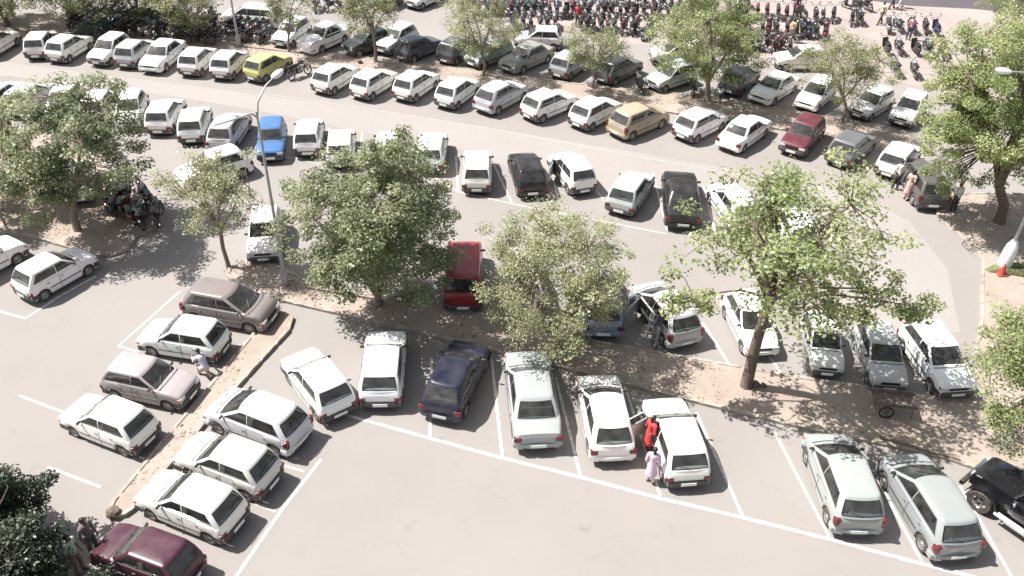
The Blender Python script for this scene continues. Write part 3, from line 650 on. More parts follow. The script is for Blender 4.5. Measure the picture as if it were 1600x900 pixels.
    # cowl panel, wiper arms, bonnet seam
    mb = MB()
    xw = p['xwb']+.055
    rws = [[(xw+bow*(1-(y/hw)**2)+dx, y, ztop(xw+bow*(1-(y/hw)**2)+dx)+crown*(1-(y/hw)**2)+.006) for y in [(-.86+1.72*i/12)*hw for i in range(13)]] for dx in (0, .018, .036)]
    mb.grid(rws, 0, X0)
    for sgn in (-.35, .35): 
        a = ptf(sgn+.02, .16); b = ptf(sgn+.30, .42); mb.tube([(a[0]+.03, a[1], a[2]+.02), (b[0]+.03, b[1], b[2]+.02)], .009, 5, 0, X0)
    mb.build('wiper_cowl', M_PLAS, root, 40)
    if kind != 'sedan' and kind != 'vintage':
        mb = MB(); z = p['belt']-.015
        a = ptr(.02, .18); b = ptr(.34, .30); mb.tube([(a[0]-.02, a[1], a[2]+.01), (b[0]-.02, b[1], b[2]+.01)], .008, 5, 0, X0); mb.build('rear_wiper', M_RUB, root)
    # wheels
    tb = MB(); r = p['r']
    tb.lathe([(r*.62, -.075), (r*.90, -.082), (r*.985, -.06), (r, 0), (r*.985, .06), (r*.90, .082), (r*.62, .075)], 28, 0, None, True)
    tyre = tb.mesh('tyre', M_TYRE, 35)
    rb = MB(); rb.lathe([(.01, .050), (r*.16, .056), (r*.20, .040), (r*.44, .028), (r*.52, .045), (r*.63, .066), (r*.66, .060), (r*.64, -.06), (.01, -.06)], 24)
    for k in range(10):
        a = 2*pi*k/10; rb.box((r*.46*cos(a), r*.46*sin(a), .037), (.035, .022, .012), 1)
    rim = rb.mesh('rim', [M_RIM, M_RUB], 35)
    for xw_ in p['ww']:
        for sgn in (1, -1):
            t = ob('wheel', tyre, root, (xw_-cx, sgn*(hw-.11), r), (-sgn*pi/2, 0, 0)); ob('rim', rim, t)
    return root
PAINT = {'white': (.80, .79, .77), 'offwhite': (.62, .60, .56), 'lightgrey': (.42, .43, .43), 'cream': (.60, .57, .48), 'pearl': (.58, .58, .58), 'silver': (.30, .315, .32), 'silver2': (.255, .27, .275), 'warmgrey': (.33, .305, .30), 'yellow': (.46, .44, .17), 'tan': (.36, .30, .20), 'champagne': (.27, .26, .22),
 'maroon': (.095, .015, .028), 'red': (.26, .014, .018), 'plum': (.050, .007, .022), 'greymet': (.115, .118, .122), 'grey2': (.17, .17, .18), 'darkgrey': (.075, .071, .070), 'slate': (.055, .065, .082), 'charcoal': (.055, .06, .068), 'blackgreen': (.018, .024, .020), 'palegreen': (.55, .59, .55), 'greygreen': (.22, .25, .23),
 'black': (.008, .008, .010), 'navy': (.006, .008, .026), 'blue': (.045, .14, .35), 'steelblue': (.16, .20, .29), 'bluewhite': (.42, .48, .55), 'taupe': (.19, .165, .165), 'bluegrey': (.36, .39, .43)}
PROTO = {}
ROWG = {'A': 'cars of the upper road row', 'B': 'cars of the back row along the dirt strip', 'T': 'vehicles at the far edge', 'C': 'cars of the lower road row', 'D': 'cars of the middle tree shaded row', 'E': 'cars left of the narrow kerbed strip', 'F': 'cars right of the narrow kerbed strip', 'G': 'cars of the lower centre row'}
CATS = {'hatch': 'car', 'round': 'car', 'sedan': 'car', 'modern': 'car', 'wagon': 'car', 'vintage': 'car', 'van': 'van'}
CAR_OBJ = {}
for nm, kd, (x, y, hd, k), cl, lab in CARTABLE:
    if kd not in PROTO: PROTO[kd] = car_proto(kd); index_kids(PROTO[kd]); o = PROTO[kd]; fresh = True
    else: fresh = False
    c = PAINT[cl]; c = (*[min(.85, v*R.uniform(.96, 1.03)) for v in c], 1)
    if not fresh: o = copy_tree(PROTO[kd], None, c)
    CAR_OBJ[nm] = (o, c, fresh)
    if kd == 'van': o.name = 'parked_van'
    o.location = (x, y, .105 if nm == 'D3' else .004); o.rotation_euler = (0, 0, radians(hd)); o.scale = (k, k, 1+(k-1)*.5)
    tag(o, lab, CATS[kd], ROWG[nm[0]])
def paint(q, c):
    q.color = c
    for ch in KIDS[q.as_pointer()]: paint(ch, c)
for nm, (o, c, fresh) in CAR_OBJ.items():
    if fresh: paint(o, c)
def open_door(nm, kd, ang):
    o, c, _ = CAR_OBJ[nm]; p = CT[kd]; L = p['L']; hw = p['W']/2
    hx = p['ww'][1]-p['r']-.10; mb = MB()
    ln = 1.0
    X = Matrix.Translation((hx-L/2, hw*.985, 0)) @ Matrix.Rotation(-radians(ang), 4, 'Z')
    mb.box((-ln/2, 0, .57), (ln, .055, .66), 0, X, .015)
    for a, b in (((-.02, 0, .9), (-.38, -.06, p['H']-.05)), ((-.38, -.06, p['H']-.05), (-ln+.02, -.06, p['H']-.05)), ((-ln+.02, -.06, p['H']-.05), (-ln+.02, 0, .9))): mb.tube([a, b], .022, 6, 0, X)
    mb.add([(-.05, .0, .9), (-.39, -.055, p['H']-.06), (-ln+.03, -.055, p['H']-.06), (-ln+.03, 0, .9)], [(0, 1, 2, 3)], 1, X)
    d = mb.build('open_door', [M_PAINT, M_GLASS], o, 40); d.color = c
    mb = MB(); mb.box((hx-L/2-.52, hw*.985+.006, .62), (.92, .02, .70), 0); mb.build('opening_shade_panel', M_RUB, o)  # dark panel over the shut door, its colour standing in for the shaded opening
open_door('G6', 'hatch', 62); open_door('D10', 'modern', 58); open_door('C15', 'hatch', 35)
# a fresh body dent line: dust patch on the bonnet of the pale blue grey car stays in its paint noise

# ------------------------------------------------------------------ black jeep at the right edge
def jeep():
    root = empty('parked_jeep', (0, 0, .004)); L, W = 3.9, 1.60
    mk = mat('jeep_paint', (.012, .012, .014), rough=.22, coat=.8, var=.3)
    mb = MB(); mb.box((-.55, 0, .78), (2.35, 1.42, .52), 0, None, .05); mb.build('tub', mk, root)
    mb = MB()
    rws = [[(x, y*wd, z+.05*(1-(y)**2)) for y in [-1+2*i/10 for i in range(11)]] for x, wd, z in ((.62, .62, 1.06), (.9, .61, 1.05), (1.4, .58, 1.02), (1.75, .55, .98), (1.86, .54, .90))]
    mb.grid(rws); 
    for s in (1, -1): mb.grid([[(x, s*wd, z), (x, s*wd, .55)] for x, wd, z in ((.62, .62, 1.06), (1.4, .58, 1.02), (1.86, .54, .90))])
    mb.add([(1.86, -.54, .9), (1.86, .54, .9), (1.86, .54, .5), (1.86, -.54, .5)], [(0, 1, 2, 3)])
    mb.build('bonnet', mk, root)
    mb = MB(); 
    for k in range(7): mb.box((1.872, -.27+.09*k, .72), (.02, .045, .28), 0)
    mb.build('grille', M_CHR, root)
    for s in (1, -1):
        for xw, nm in ((1.32, 'f'), (-1.12, 'r')):
            mb = MB(); pts = []
            rws = []
            for k in range(13):
                a = pi*(k/12)*1.0; rr = .47; rws.append([(xw+rr*cos(a), s*.56, .36+rr*sin(a)*.9+.02), (xw+rr*cos(a), s*.80, .36+rr*sin(a)*.9+.02), (xw+rr*cos(a)*.97, s*.82, .36+rr*sin(a)*.86)])
            mb.grid(rws); mb.build('mudguard', mk, root)
            mb = MB(); mb.lathe([(.20, -.11), (.335, -.12), (.36, -.09), (.365, 0), (.36, .09), (.335, .12), (.20, .11)], 28, 0, None, True)
            t = mb.build('wheel', M_TYRE, root); t.location = (xw, s*.72, .365); t.rotation_euler = (-s*pi/2, 0, 0)
            mb = MB(); mb.lathe([(.01, .09), (.05, .10), (.06, .07), (.10, .05), (.17, .05), (.205, .10), (.215, .09), (.21, -.09), (.01, -.09)], 24)
            for k in range(5): a = 2*pi*k/5; mb.box((0, .12, .075), (.05, .16, .03), 0, Matrix.Rotation(a, 4, 'Z'), .006)
            mb.build('rim', M_CHR, t)
        mb = MB(); mb.tube([(.85, s*.86, .40), (-.62, s*.86, .40)], .045, 8); mb.box((.1, s*.80, .40), (1.35, .13, .03)); mb.build('side_step', M_LAMPW, root)
        mb = MB(); mb.ball((1.87, s*.42, .84), (.05, .10, .10)); mb.build('headlight', M_HEAD, root)
        mb = MB(); mb.ball((.48, s*.98, 1.22), (.05, .11, .08)); mb.tube([(.5, s*.7, 1.1), (.48, s*.95, 1.2)], .014, 6); mb.build('wing_mirror', M_CHR, root)
        mb = MB(); mb.box((.05, s*.725, .80), (.86, .03, .50), 0, None, .012); d = mb.build('door', mk, root)
        mb = MB(); mb.box((-.2, s*.75, .92), (.12, .03, .03), 0, None, .008); mb.build('door_handle', M_CHR, d)
    mb = MB(); mb.tube([(.62, -.62, 1.08), (.42, -.58, 1.56), (.42, .58, 1.56), (.62, .62, 1.08)], .03, 8); mb.add([(.615, -.6, 1.09), (.425, -.56, 1.54), (.425, .56, 1.54), (.615, .6, 1.09)], [(0, 1, 2, 3)], 1)
    mb.build('windscreen', [M_CHR, M_GLASS], root)
    mb = MB()
    for x in (-.35, -1.45): mb.tube([(x, -.64, 1.0), (x, -.60, 1.72), (x, .60, 1.72), (x, .64, 1.0)], .032, 8)
    for s in (1, -1): mb.tube([(.42, s*.57, 1.56), (-.35, s*.6, 1.72), (-1.45, s*.6, 1.72)], .028, 8)
    mb.build('roll_bar', mk, root)
    mb = MB(); mb.grid([[(x, y, z+.04*(1-(y/.6)**2)) for y in (-.62, -.4, 0, .4, .62)] for x, z in ((-.30, 1.745), (-.8, 1.76), (-1.5, 1.75), (-1.66, 1.1))]); mb.build('canvas_top', mat('canvas', (.02, .02, .02), rough=.9, var=.4), root)
    for s in (1, -1):
        mb = MB(); mb.box((-.15, s*.33, .98), (.5, .48, .14), 0, None, .04); mb.box((-.42, s*.33, 1.25), (.12, .48, .55), 0, None, .04); mb.build('seat', M_SEAT, root)
    mb = MB(); mb.box((1.98, 0, .52), (.14, 1.42, .16), 0, None, .03); mb.build('bumper', M_CHR, root)
    mb = MB(); mb.box((0, 0, .42), (3.4, 1.0, .22)); mb.build('underbody', M_RUB, root)
    mb = MB(); mb.lathe([(.16, -.015), (.18, -.02), (.2, 0), (.18, .02), (.16, .015)], 20, 0, Matrix.Translation((.25, .33, 1.22)) @ Matrix.Rotation(radians(60), 4, 'Y'), True); mb.build('steering_wheel', M_RUB, root)
    return root
jp = jeep(); g = (16.51, 17.43); jp.location = (g[0], g[1], .004); jp.rotation_euler = (0, 0, radians(128)); jp.scale = (1.1, 1.1, 1.1)
tag(jp, 'black open jeep with chrome spoked wheel and pale side step at the lower right edge', 'jeep')
TREETABLE = [
 ('T1', -19.63, 32.43, 0.51, 4.32, 3.4, 3.01),
 ('T1b', -24.77, 33.91, 1.03, 2.55, 2.72, 1.91),
 ('T2', -12.12, 29.92, -0.06, 3.76, 2.11, 1.79),
 ('T3', -5.45, 27.65, 0.13, 3.91, 3.5, 3.56),
 ('T4', 1.84, 25.19, -0.33, 3.53, 2.86, 2.71),
 ('T5', 8.69, 23.41, 0.23, 6.58, 3.92, 2.56),
 ('T6', 23.1, 35.23, -1.94, 6.02, 3.68, 4.24),
 ('T7', 18.04, 20.22, -1.71, 3.93, 2.07, 2.13),
 ('T8', 18.61, 45.65, -0.78, 3.39, 2.99, 1.9),
 ('T9', 11.31, 47.91, -0.54, 4.08, 3.29, 2.9),
 ('T10', 4.53, 49.46, -0.17, 2.73, 2.19, 1.4),
 ('T11', -2.14, 50.73, -0.14, 3.52, 2.42, 2.26),
 ('T12', -9.05, 52.45, -0.01, 3.66, 2.03, 1.98),
 ('T13', -14.82, 53.73, 0.35, 3.21, 2.0, 2.1),
 ('T14', -30.31, 56.65, 0.97, 3.1, 3.76, 2.36),
 ('T15', -34.53, 56.81, 0.04, 2.62, 3.47, 2.29),
 ('T16', -21.23, 55.47, -0.47, 2.67, 2.72, 2.26),
 ('T17', -26.07, 57.69, 0.49, 2.51, 2.66, 2.5),
 ('T18', 37.39, 60.01, -2.06, 2.98, 3.5, 1.98),
]

# ------------------------------------------------------------------ trees
import numpy as np
def leaf_mesh(cen, rad, tints, n_each, size, flat, rng, tilt=.7):
    """small folded leaves round every clump centre"""
    C = np.repeat(np.array(cen), n_each, 0); Rr = np.repeat(np.array(rad), n_each); T = np.repeat(np.array(tints), n_each)
    n = len(C); d = rng.normal(size=(n, 3)); d /= np.linalg.norm(d, axis=1)[:, None]; q = rng.random(n)**.45
    P = C+d*(Rr*q)[:, None]*np.array([1, 1, flat])
    nrm = rng.normal(size=(n, 3))*tilt+np.array([0, 0, 1.])+d*.35; nrm /= np.linalg.norm(nrm, axis=1)[:, None]
    a = np.cross(nrm, rng.normal(size=(n, 3))); a /= np.linalg.norm(a, axis=1)[:, None]; b = np.cross(nrm, a)
    ln = (size*rng.uniform(.6, 1.35, n))[:, None]; wd = ln*rng.uniform(.24, .36, n)[:, None]
    V = np.empty((n, 4, 3)); V[:, 0] = P-a*ln*.5; V[:, 1] = P+b*wd-nrm*ln*.06; V[:, 2] = P+a*ln*.5-nrm*ln*.16; V[:, 3] = P-b*wd-nrm*ln*.06
    me = bpy.data.meshes.new('leaves'); me.vertices.add(n*4); me.vertices.foreach_set('co', V.reshape(-1))
    me.loops.add(n*4); me.loops.foreach_set('vertex_index', np.arange(n*4, dtype=np.int32)); me.polygons.add(n)
    me.polygons.foreach_set('loop_start', np.arange(0, n*4, 4, dtype=np.int32)); me.polygons.foreach_set('loop_total', np.full(n, 4, np.int32))
    at = me.attributes.new('tint', 'FLOAT', 'FACE'); at.data.foreach_set('value', np.clip(T+rng.normal(size=n)*.17, 0, 1).astype(np.float32))
    me.update(calc_edges=True); return me
def tree(base, dx, zc, r, rz, kind, seed, label, trunk_r=.16, clumps=90, per=130, size=.15, gap=.0, cr=.55, flat=.6, bark=None, name='tree', lim=6, group='trees of the car park', dy=0, shell=.42, tilt=.45, extra=()):
    rng = np.random.default_rng(seed); rr = random.Random(seed)
    root = empty(name, (base[0], base[1], .0))
    split = Vector((dx*.35, dy*.35, max(.5, zc-rz*.95)))
    tb = MB(); k1 = Vector((rr.uniform(-.12, .12), rr.uniform(-.12, .12), split.z*.5))
    tb.tube([(0, 0, 0), (0, 0, .12), k1, split], [trunk_r*1.45, trunk_r*1.12, trunk_r*.95, trunk_r*.82], 10)
    C = Vector((dx, dy, zc)); limbs = []
    for i in range(lim):
        a = 2*pi*(i+rr.uniform(-.3, .3))/lim; e = rr.uniform(.35, .75); up = rr.uniform(-.1, .6)
        end = C+Vector((cos(a)*r*e, sin(a)*r*e, rz*up)); m1 = split.lerp(end, .35)+Vector((0, 0, rr.uniform(.05, .25)))*rz*.5+Vector((rr.uniform(-.2, .2), rr.uniform(-.2, .2), 0)); m2 = split.lerp(end, .7)+Vector((rr.uniform(-.25, .25), rr.uniform(-.25, .25), rr.uniform(.0, .3)))
        pts = [split-Vector((0, 0, .1)), m1, m2, end]; w = trunk_r*.62
        tb.tube(pts, [w, w*.75, w*.5, w*.22], 7); limbs.append((pts, w))
    cen = []; rad = []; tin = []; tries = 0
    off = Vector((seed*3.1, seed*1.7, 0))
    while len(cen) < clumps and tries < clumps*30:
        tries += 1
        d = Vector(rng.normal(size=3)); d.normalize()
        if d.z < -.6 and rr.random() < .5: continue
        lob = 1+.22*noise.noise(d*1.7+off)*2; q = (shell+(1-shell)*rr.random()**.7)*lob
        p = Vector((d.x*r*q*.93, d.y*r*q*.93, d.z*rz*q*.93))
        if noise.noise(p*.55+off) < gap-.25: continue
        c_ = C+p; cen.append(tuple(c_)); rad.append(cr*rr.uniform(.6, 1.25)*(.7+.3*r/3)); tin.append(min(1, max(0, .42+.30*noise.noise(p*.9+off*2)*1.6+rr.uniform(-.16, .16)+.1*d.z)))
    for e in extra:
        end = Vector(e); m1 = split.lerp(end, .4)+Vector((0, 0, .35)); m2 = split.lerp(end, .75)+Vector((0, .1, .15)); w = trunk_r*.30
        tb.tube([split, m1, m2, end], [w, w*.7, w*.45, w*.2], 7); limbs.append(([split, m1, m2, end], w))
        for q in range(11): cen.append(tuple(end+Vector((rr.uniform(-1.1, .55), rr.uniform(-.6, .6), rr.uniform(-.3, .35))))); rad.append(cr*.7); tin.append(rr.uniform(.35, .75))
    for i, c_ in enumerate(cen):
        c_ = Vector(c_)
        best = min(((c_-pt).length, li, k, pt) for li, (pts, w) in enumerate(limbs) for k, pt in enumerate(pts[1:], 1))
        pt = best[3]; w = limbs[best[1]][1]*(.45, .35, .25, .16)[best[2]]
        mid = pt.lerp(c_, .55)+Vector((rr.uniform(-.15, .15), rr.uniform(-.15, .15), rr.uniform(-.05, .2)))
        tb.tube([pt, mid, c_], [max(w, .018), max(w*.6, .013), .008], 5, cap=False)
    tb.build('trunk', bark or M_BARK, root, 60, False)
    me = leaf_mesh(cen, rad, tin, per, size, flat, rng, tilt); me.materials.append(LEAF[kind])
    cr_ = ob('crown', me, root)
    return tag(root, label, 'tree', group)
TREE_P = {
 'T1': dict(kind='deep', trunk_r=.17, clumps=181, per=187, size=0.127, label='big spreading tree on the curved island at the left, trunk in shade', gap=.04),
 'T1b': dict(kind='green', trunk_r=.14, clumps=91, per=194, size=0.12, label='bushy tree cut by the left edge above the two white cars'),
 'T2': dict(kind='pale', trunk_r=.09, clumps=105, per=95, size=0.097, label='thin sparse tree with bare grey trunk left of the lamp post', cr=.5, gap=.08, shell=.25),
 'T3': dict(kind='deep', trunk_r=.17, clumps=280, per=187, size=0.12, label='dense dark green tree in the centre hiding a blue white car', cr=.55, shell=.35),
 'T4': dict(kind='pale', trunk_r=.10, clumps=250, per=140, size=0.093, label='pale olive feathery tree left of the silver car with an open door', cr=.5),
 'T5': dict(kind='green', trunk_r=.20, clumps=150, per=72, size=0.15, label='tall bare limbed tree with thick brown trunk and tufted leaves', gap=.040, cr=.62, flat=.55, lim=8, shell=.2, bark=M_BARKD, extra=((5.3, 0, 3.9), (4.1, .5, 4.2), (2.9, -.2, 3.9), (-2.6, -.3, 4.3))),
 'T6': dict(kind='bright', trunk_r=.24, gap=-.1, clumps=330, per=226, size=0.112, label='large bright green tree at the right behind the estate car', bark=M_BARKD, shell=.4),
 'T7': dict(kind='green', trunk_r=.13, clumps=121, per=180, size=0.097, label='bright leafy tree at the right edge above the black jeep'),
 'T8': dict(kind='olive', trunk_r=.09, clumps=129, per=127, size=0.097, label='flat topped small tree with thin red brown trunk near the motorcycles', gap=.05),
 'T9': dict(kind='green', trunk_r=.15, clumps=226, per=166, size=0.104, label='leafy round tree in the back row, cut by the top edge'),
 'T10': dict(kind='olive', trunk_r=.08, clumps=91, per=127, size=0.09, label='small light tree with a thin trunk behind the silver hatchback'),
 'T11': dict(kind='pale', trunk_r=.09, clumps=129, per=134, size=0.097, label='pale bushy tree beside the asphalt gap at the top middle'),
 'T12': dict(kind='olive', trunk_r=.11, clumps=91, per=134, size=0.097, label='slender tree over the black and pale green cars'),
 'T13': dict(kind='olive', trunk_r=.07, clumps=76, per=106, size=0.09, label='thin trunked tree in front of the white car beside the vintage saloon'),
 'T14': dict(kind='deep', trunk_r=.16, clumps=166, per=166, size=0.12, label='dark leaved tree at the top left with leaning trunk', bark=M_BARKD),
 'T15': dict(kind='deep', trunk_r=.2, clumps=137, per=166, size=0.12, label='dark tree in the top left corner', bark=M_BARKD),
 'T16': dict(kind='olive', trunk_r=.11, clumps=121, per=150, size=0.104, label='olive tree over the motorcycles left of the pale lamp post'),
 'T17': dict(kind='deep', trunk_r=.1, clumps=105, per=150, size=0.112, label='dark tree between two others at the top left behind the palm shrub'),
 'T18': dict(kind='green', trunk_r=.15, clumps=137, per=150, size=0.112, label='green tree in the top right corner beside the dark road'),
}
sd_ = 11
for nm, bx, by, dx, zc, r, rz in TREETABLE:
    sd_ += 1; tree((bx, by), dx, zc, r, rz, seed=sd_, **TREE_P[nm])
# a low branch of the tall tree reaching right over the parked row, and another on the left
# dark shrubs at the bottom left, tall enough to shade the ground beside them
g = (-14.94, 15.59); tree(g, 0, 1.9, 1.6, 1.6, 'dark', 71, 'tall dark shrub at the left edge shading the ground to its right', .10, 150, 150, .11, 0, .5, .8, M_BARKD, 'shrub', 5, 'dark shrubs at the lower left', shell=.3)
g = (-13.54, 14.20); tree(g, 0, 1.5, 1.5, 1.2, 'dark', 72, 'dark shrub in the bottom left corner', .08, 130, 160, .10, 0, .5, .8, M_BARKD, 'shrub', 5, 'dark shrubs at the lower left', shell=.3)
g = (-10.99, 12.80); tree(g, 0, .95, 1.45, .8, 'dark', 73, 'dark shrub covering the near flank of the purple maroon car', .08, 130, 160, .10, 0, .45, .8, M_BARKD, 'shrub', 5, 'dark shrubs at the lower left', shell=.3)
# palm shrub
def palm(base):
    root = empty('palm_shrub', (base[0], base[1], 0)); mb = MB(); mb.tube([(0, 0, 0), (.03, 0, .5), (0, .02, .8)], [.2, .16, .12], 9); mb.build('trunk', M_BARKD, root)
    rr = random.Random(5); mb = MB()
    for k in range(26):
        a = 2*pi*k/26*2.4; ln = rr.uniform(1.2, 1.7); lift = rr.uniform(.4, 1.3); P = []
        for i in range(8):
            t = i/7; P.append(Vector((cos(a)*ln*t, sin(a)*ln*t, .8+lift*t*(1.5-1.5*t)-.25*t)))
        mb.tube(P, [.012]*8, 3, 0, None, False); sd2 = Vector((-sin(a), cos(a), 0))
        for i in range(22):
            t = .12+.86*i/21; j = min(6, int(t*7)); p = P[j].lerp(P[j+1], t*7-j); l2 = .30*sin(pi*min(1, t*.9+.08))+.05
            for s in (1, -1):
                q = p+sd2*s*l2+Vector((cos(a), sin(a), 0))*.08-Vector((0, 0, .08)); w2 = Vector((cos(a), sin(a), 0))*.016
                mb.add([p-w2, p+w2, q], [(0, 1, 2)])
    mb.build('fronds', mat('palm_leaf', (.05, .085, .06), rough=.4, var=.4), root, 0, False)
    tag(root, 'feathery palm shrub standing among the motorcycles at the top left', 'palm shrub')
palm((-27.75, 55.00))

# ------------------------------------------------------------------ motorcycles
def bike_proto(scooter=False):
    root = empty('scooter' if scooter else 'motorcycle'); r = .235 if scooter else .30; xw = .60 if scooter else .64
    tb = MB(); tb.lathe([(r*.80, -.04), (r*.96, -.045), (r, 0), (r*.96, .045), (r*.80, .04)], 18, 0, None, True); ty = tb.mesh('tyre', M_TYRE, 40)
    rb = MB(); rb.lathe([(r*.78, -.02), (r*.84, -.025), (r*.84, .025), (r*.78, .02)], 18, 0, None, True); rb.lathe([(.01, -.05), (.05, -.05), (.05, .05), (.01, .05)], 8)
    for k in range(8): a = 2*pi*k/8; rb.tube([(0, 0, 0), (r*.8*cos(a), r*.8*sin(a), 0)], .006, 3)
    rim = rb.mesh('rim', M_METAL, 40)
    for s in (1, -1): t = ob('wheel', ty, root, (s*xw, 0, r), (pi/2, 0, 0)); ob('rim', rim, t)
    if not scooter:
        mb = MB(); mb.box((0, 0, .42), (.34, .26, .30), 0, None, .04); mb.tube([(.48, 0, .86), (.25, 0, .30), (-.25, 0, .28), (-.45, 0, .72), (.45, 0, .78)], .022, 6); mb.tube([(-.64, .1, .3), (-.15, .1, .33)], .02, 5); mb.tube([(-.64, -.1, .3), (-.15, -.1, .33)], .02, 5)
        for k in range(3): mb.box((.03, 0, .48+.05*k), (.26, .30, .012))
        mb.build('engine_frame', M_METAL, root)
        mb = MB(); mb.ball((.22, 0, .84), (.30, .14, .13)); mb.build('fuel_tank', M_BIKE, root)
        mb = MB(); mb.box((-.34, 0, .82), (.72, .25, .10), 0, None, .035); mb.build('seat', M_SEAT, root)
        mb = MB(); mb.tube([(.1, .15, .30), (-.3, .17, .28), (-.85, .18, .36)], [.03, .035, .045], 8); mb.build('exhaust', M_CHR, root)
        mb = MB(); mb.box((-.28, 0, .66), (.40, .24, .18), 0, None, .05); mb.build('side_panel', M_BIKE, root)
    else:
        mb = MB(); mb.ball((-.42, 0, .50), (.46, .22, .24)); mb.box((.10, 0, .26), (.55, .30, .05), 0, None, .02); mb.box((.42, 0, .58), (.06, .38, .66), 0, Matrix.Rotation(0, 4, 'Y'), .025); mb.build('body', M_BIKE, root)
        mb = MB(); mb.box((-.38, 0, .76), (.74, .28, .10), 0, None, .04); mb.build('seat', M_SEAT, root)
    mb = MB(); top = .98
    for s in (1, -1): mb.tube([(xw, s*.075, r), (xw-.17, s*.075, top-.06)], .02, 6)
    mb.tube([(xw-.30, .34, top+.05), (xw-.20, .20, top+.06), (xw-.17, 0, top), (xw-.20, -.20, top+.06), (xw-.30, -.34, top+.05)], .016, 6)
    for s in (1, -1): mb.tube([(xw-.22, s*.22, top+.06), (xw-.18, s*.30, top+.20)], .007, 4); mb.box((xw-.18, s*.31, top+.22), (.02, .11, .07), 0, None, .01)
    mb.build('handlebar', M_METAL, root)
    mb = MB(); mb.ball((xw-.08, 0, top-.10), (.09, .09, .09)); mb.build('headlight', M_HEAD, root)
    for s in (1, -1):
        mb = MB(); rws = []
        for k in range(8):
            a = radians(20+130*k/7) if s > 0 else radians(10+120*k/7); rr_ = r+.04; rws.append([(s*xw+rr_*cos(a)*(1), -.06, r+rr_*sin(a)), (s*xw+rr_*cos(a)*1.02, 0, r+rr_*sin(a)*1.04), (s*xw+rr_*cos(a), .06, r+rr_*sin(a))])
        mb.grid(rws); mb.build('mudguard', M_BIKE, root)
    mb = MB(); mb.box((-.86 if not scooter else -.88, 0, .70), (.04, .09, .05), 0, None, .012); mb.build('tail_light', M_TAIL, root)
    return root
BK = [bike_proto(False), bike_proto(True)]
for b in BK: index_kids(b)
BC = {'black': (.015, .015, .017), 'red': (.18, .02, .02), 'blue': (.02, .035, .11), 'grey': (.22, .22, .23), 'maroon': (.12, .015, .02), 'green': (.03, .09, .05), 'white': (.6, .6, .58)}
used = [0, 0]; BSEQ = random.Random(33)
def place_bike(p, hd, colr, label, group, k=0, lean=10, z=.004):
    global used
    c = (*BC[colr], 1)
    if not used[k]:
        o = BK[k]; used[k] = 1
        o.color = c
        for q in o.children: q.color = c
    else: o = copy_tree(BK[k], None, c)
    if 'lean' not in o: pass
    o.location = (p[0], p[1], z); o.rotation_euler = (radians(-lean), 0, radians(hd)); 
    tag(o, label, 'scooter' if k else 'motorcycle', group); return o
COLS = ['black']*9+['red', 'blue', 'grey', 'maroon', 'maroon', 'green', 'grey', 'grey']
def bike_run(pts, hd, where, group, skip=.06, z=.004):
    for (x, y) in pts:
        if BSEQ.random() < skip: continue
        c = BSEQ.choice(COLS); k = 1 if BSEQ.random() < .22 else 0
        place_bike((x+BSEQ.uniform(-.12, .12), y+BSEQ.uniform(-.3, .3)), hd+BSEQ.uniform(-14, 14), c, '%s %s %s' % (c, 'scooter' if k else 'motorcycle', where), group, k, BSEQ.uniform(7, 12), z)
def lerp_run(a, b, n): return [(a[0]+(b[0]-a[0])*i/(n-1), a[1]+(b[1]-a[1])*i/(n-1)) for i in range(n)]
MG = 'parked motorcycles on the far paving'
bike_run(lerp_run((-3.68, 64.41), (16.94, 64.95), 34), 82, 'along the very top edge of the far paving', MG, .1)
bike_run(lerp_run((-3.41, 61.97), (16.39, 62.20), 36), 82, 'in the top line of the far paving', MG)
bike_run(lerp_run((17.45, 62.81), (24.70, 62.06), 12), 80, 'at the right end of the top line, on the far paving', MG, .1)
bike_run(lerp_run((-0.27, 59.16), (2.63, 59.13), 6), 95, 'above the sideways white hatchback, second line', MG, 0)
bike_run(lerp_run((3.75, 59.46), (9.29, 58.90), 12), 85, 'in the second line, top centre', MG)
bike_run(lerp_run((13.88, 59.73), (21.28, 58.83), 15), 80, 'in the second line right of the leafy round tree', MG)
bike_run(lerp_run((13.86, 57.12), (18.17, 56.07), 10), 70, 'in the third line right of the leafy round tree', MG)
bike_run(lerp_run((26.09, 60.65), (29.51, 60.41), 5), 88, 'left of the large right tree, first short line', MG, 0)
bike_run(lerp_run((24.69, 56.76), (28.42, 56.58), 5), 88, 'left of the large right tree, second short line', MG, .15)
bike_run(lerp_run((24.16, 52.89), (25.34, 52.97), 2), 88, 'left of the large right tree, nearest the cars', MG, 0)
bike_run(lerp_run((24.88, 65.02), (25.97, 65.11), 2), 120, 'standing alone on pale paving at the top', MG, 0)
TG = 'motorcycles under the trees at the top left'
bike_run(lerp_run((-29.71, 56.46), (-19.65, 55.14), 21), 75, 'in the shaded front line at the top left', TG, .0, .115)
bike_run(lerp_run((-30.80, 59.06), (-20.72, 58.10), 18), 75, 'in the shaded second line at the top left', TG)
bike_run(lerp_run((-18.40, 55.68), (-16.49, 55.14), 5), 70, 'right of the pale lamp post base at the top', TG, 0)
bike_run(lerp_run((-19.32, 57.48), (-16.76, 57.20), 6), 70, 'behind others right of the pale lamp post at the top', TG, 0)
bike_run(lerp_run((-14.41, 61.91), (-9.80, 62.00), 7), 80, 'at the top edge behind the vintage white saloon', MG, .1)
IG = 'motorcycles on the left island'
bike_run(lerp_run((-18.92, 34.32), (-16.18, 33.14), 7), 112, 'in the near cluster under the big left tree', IG, 0, .115)
bike_run(lerp_run((-19.30, 35.93), (-17.03, 34.76), 5), 112, 'in the far cluster under the big left tree', IG, 0, .115)
place_bike((-13.26, 49.88), 52, 'black', 'black motorcycle leaning alone between the yellow car and a white hatchback', 'lone motorcycles', 0, 14)
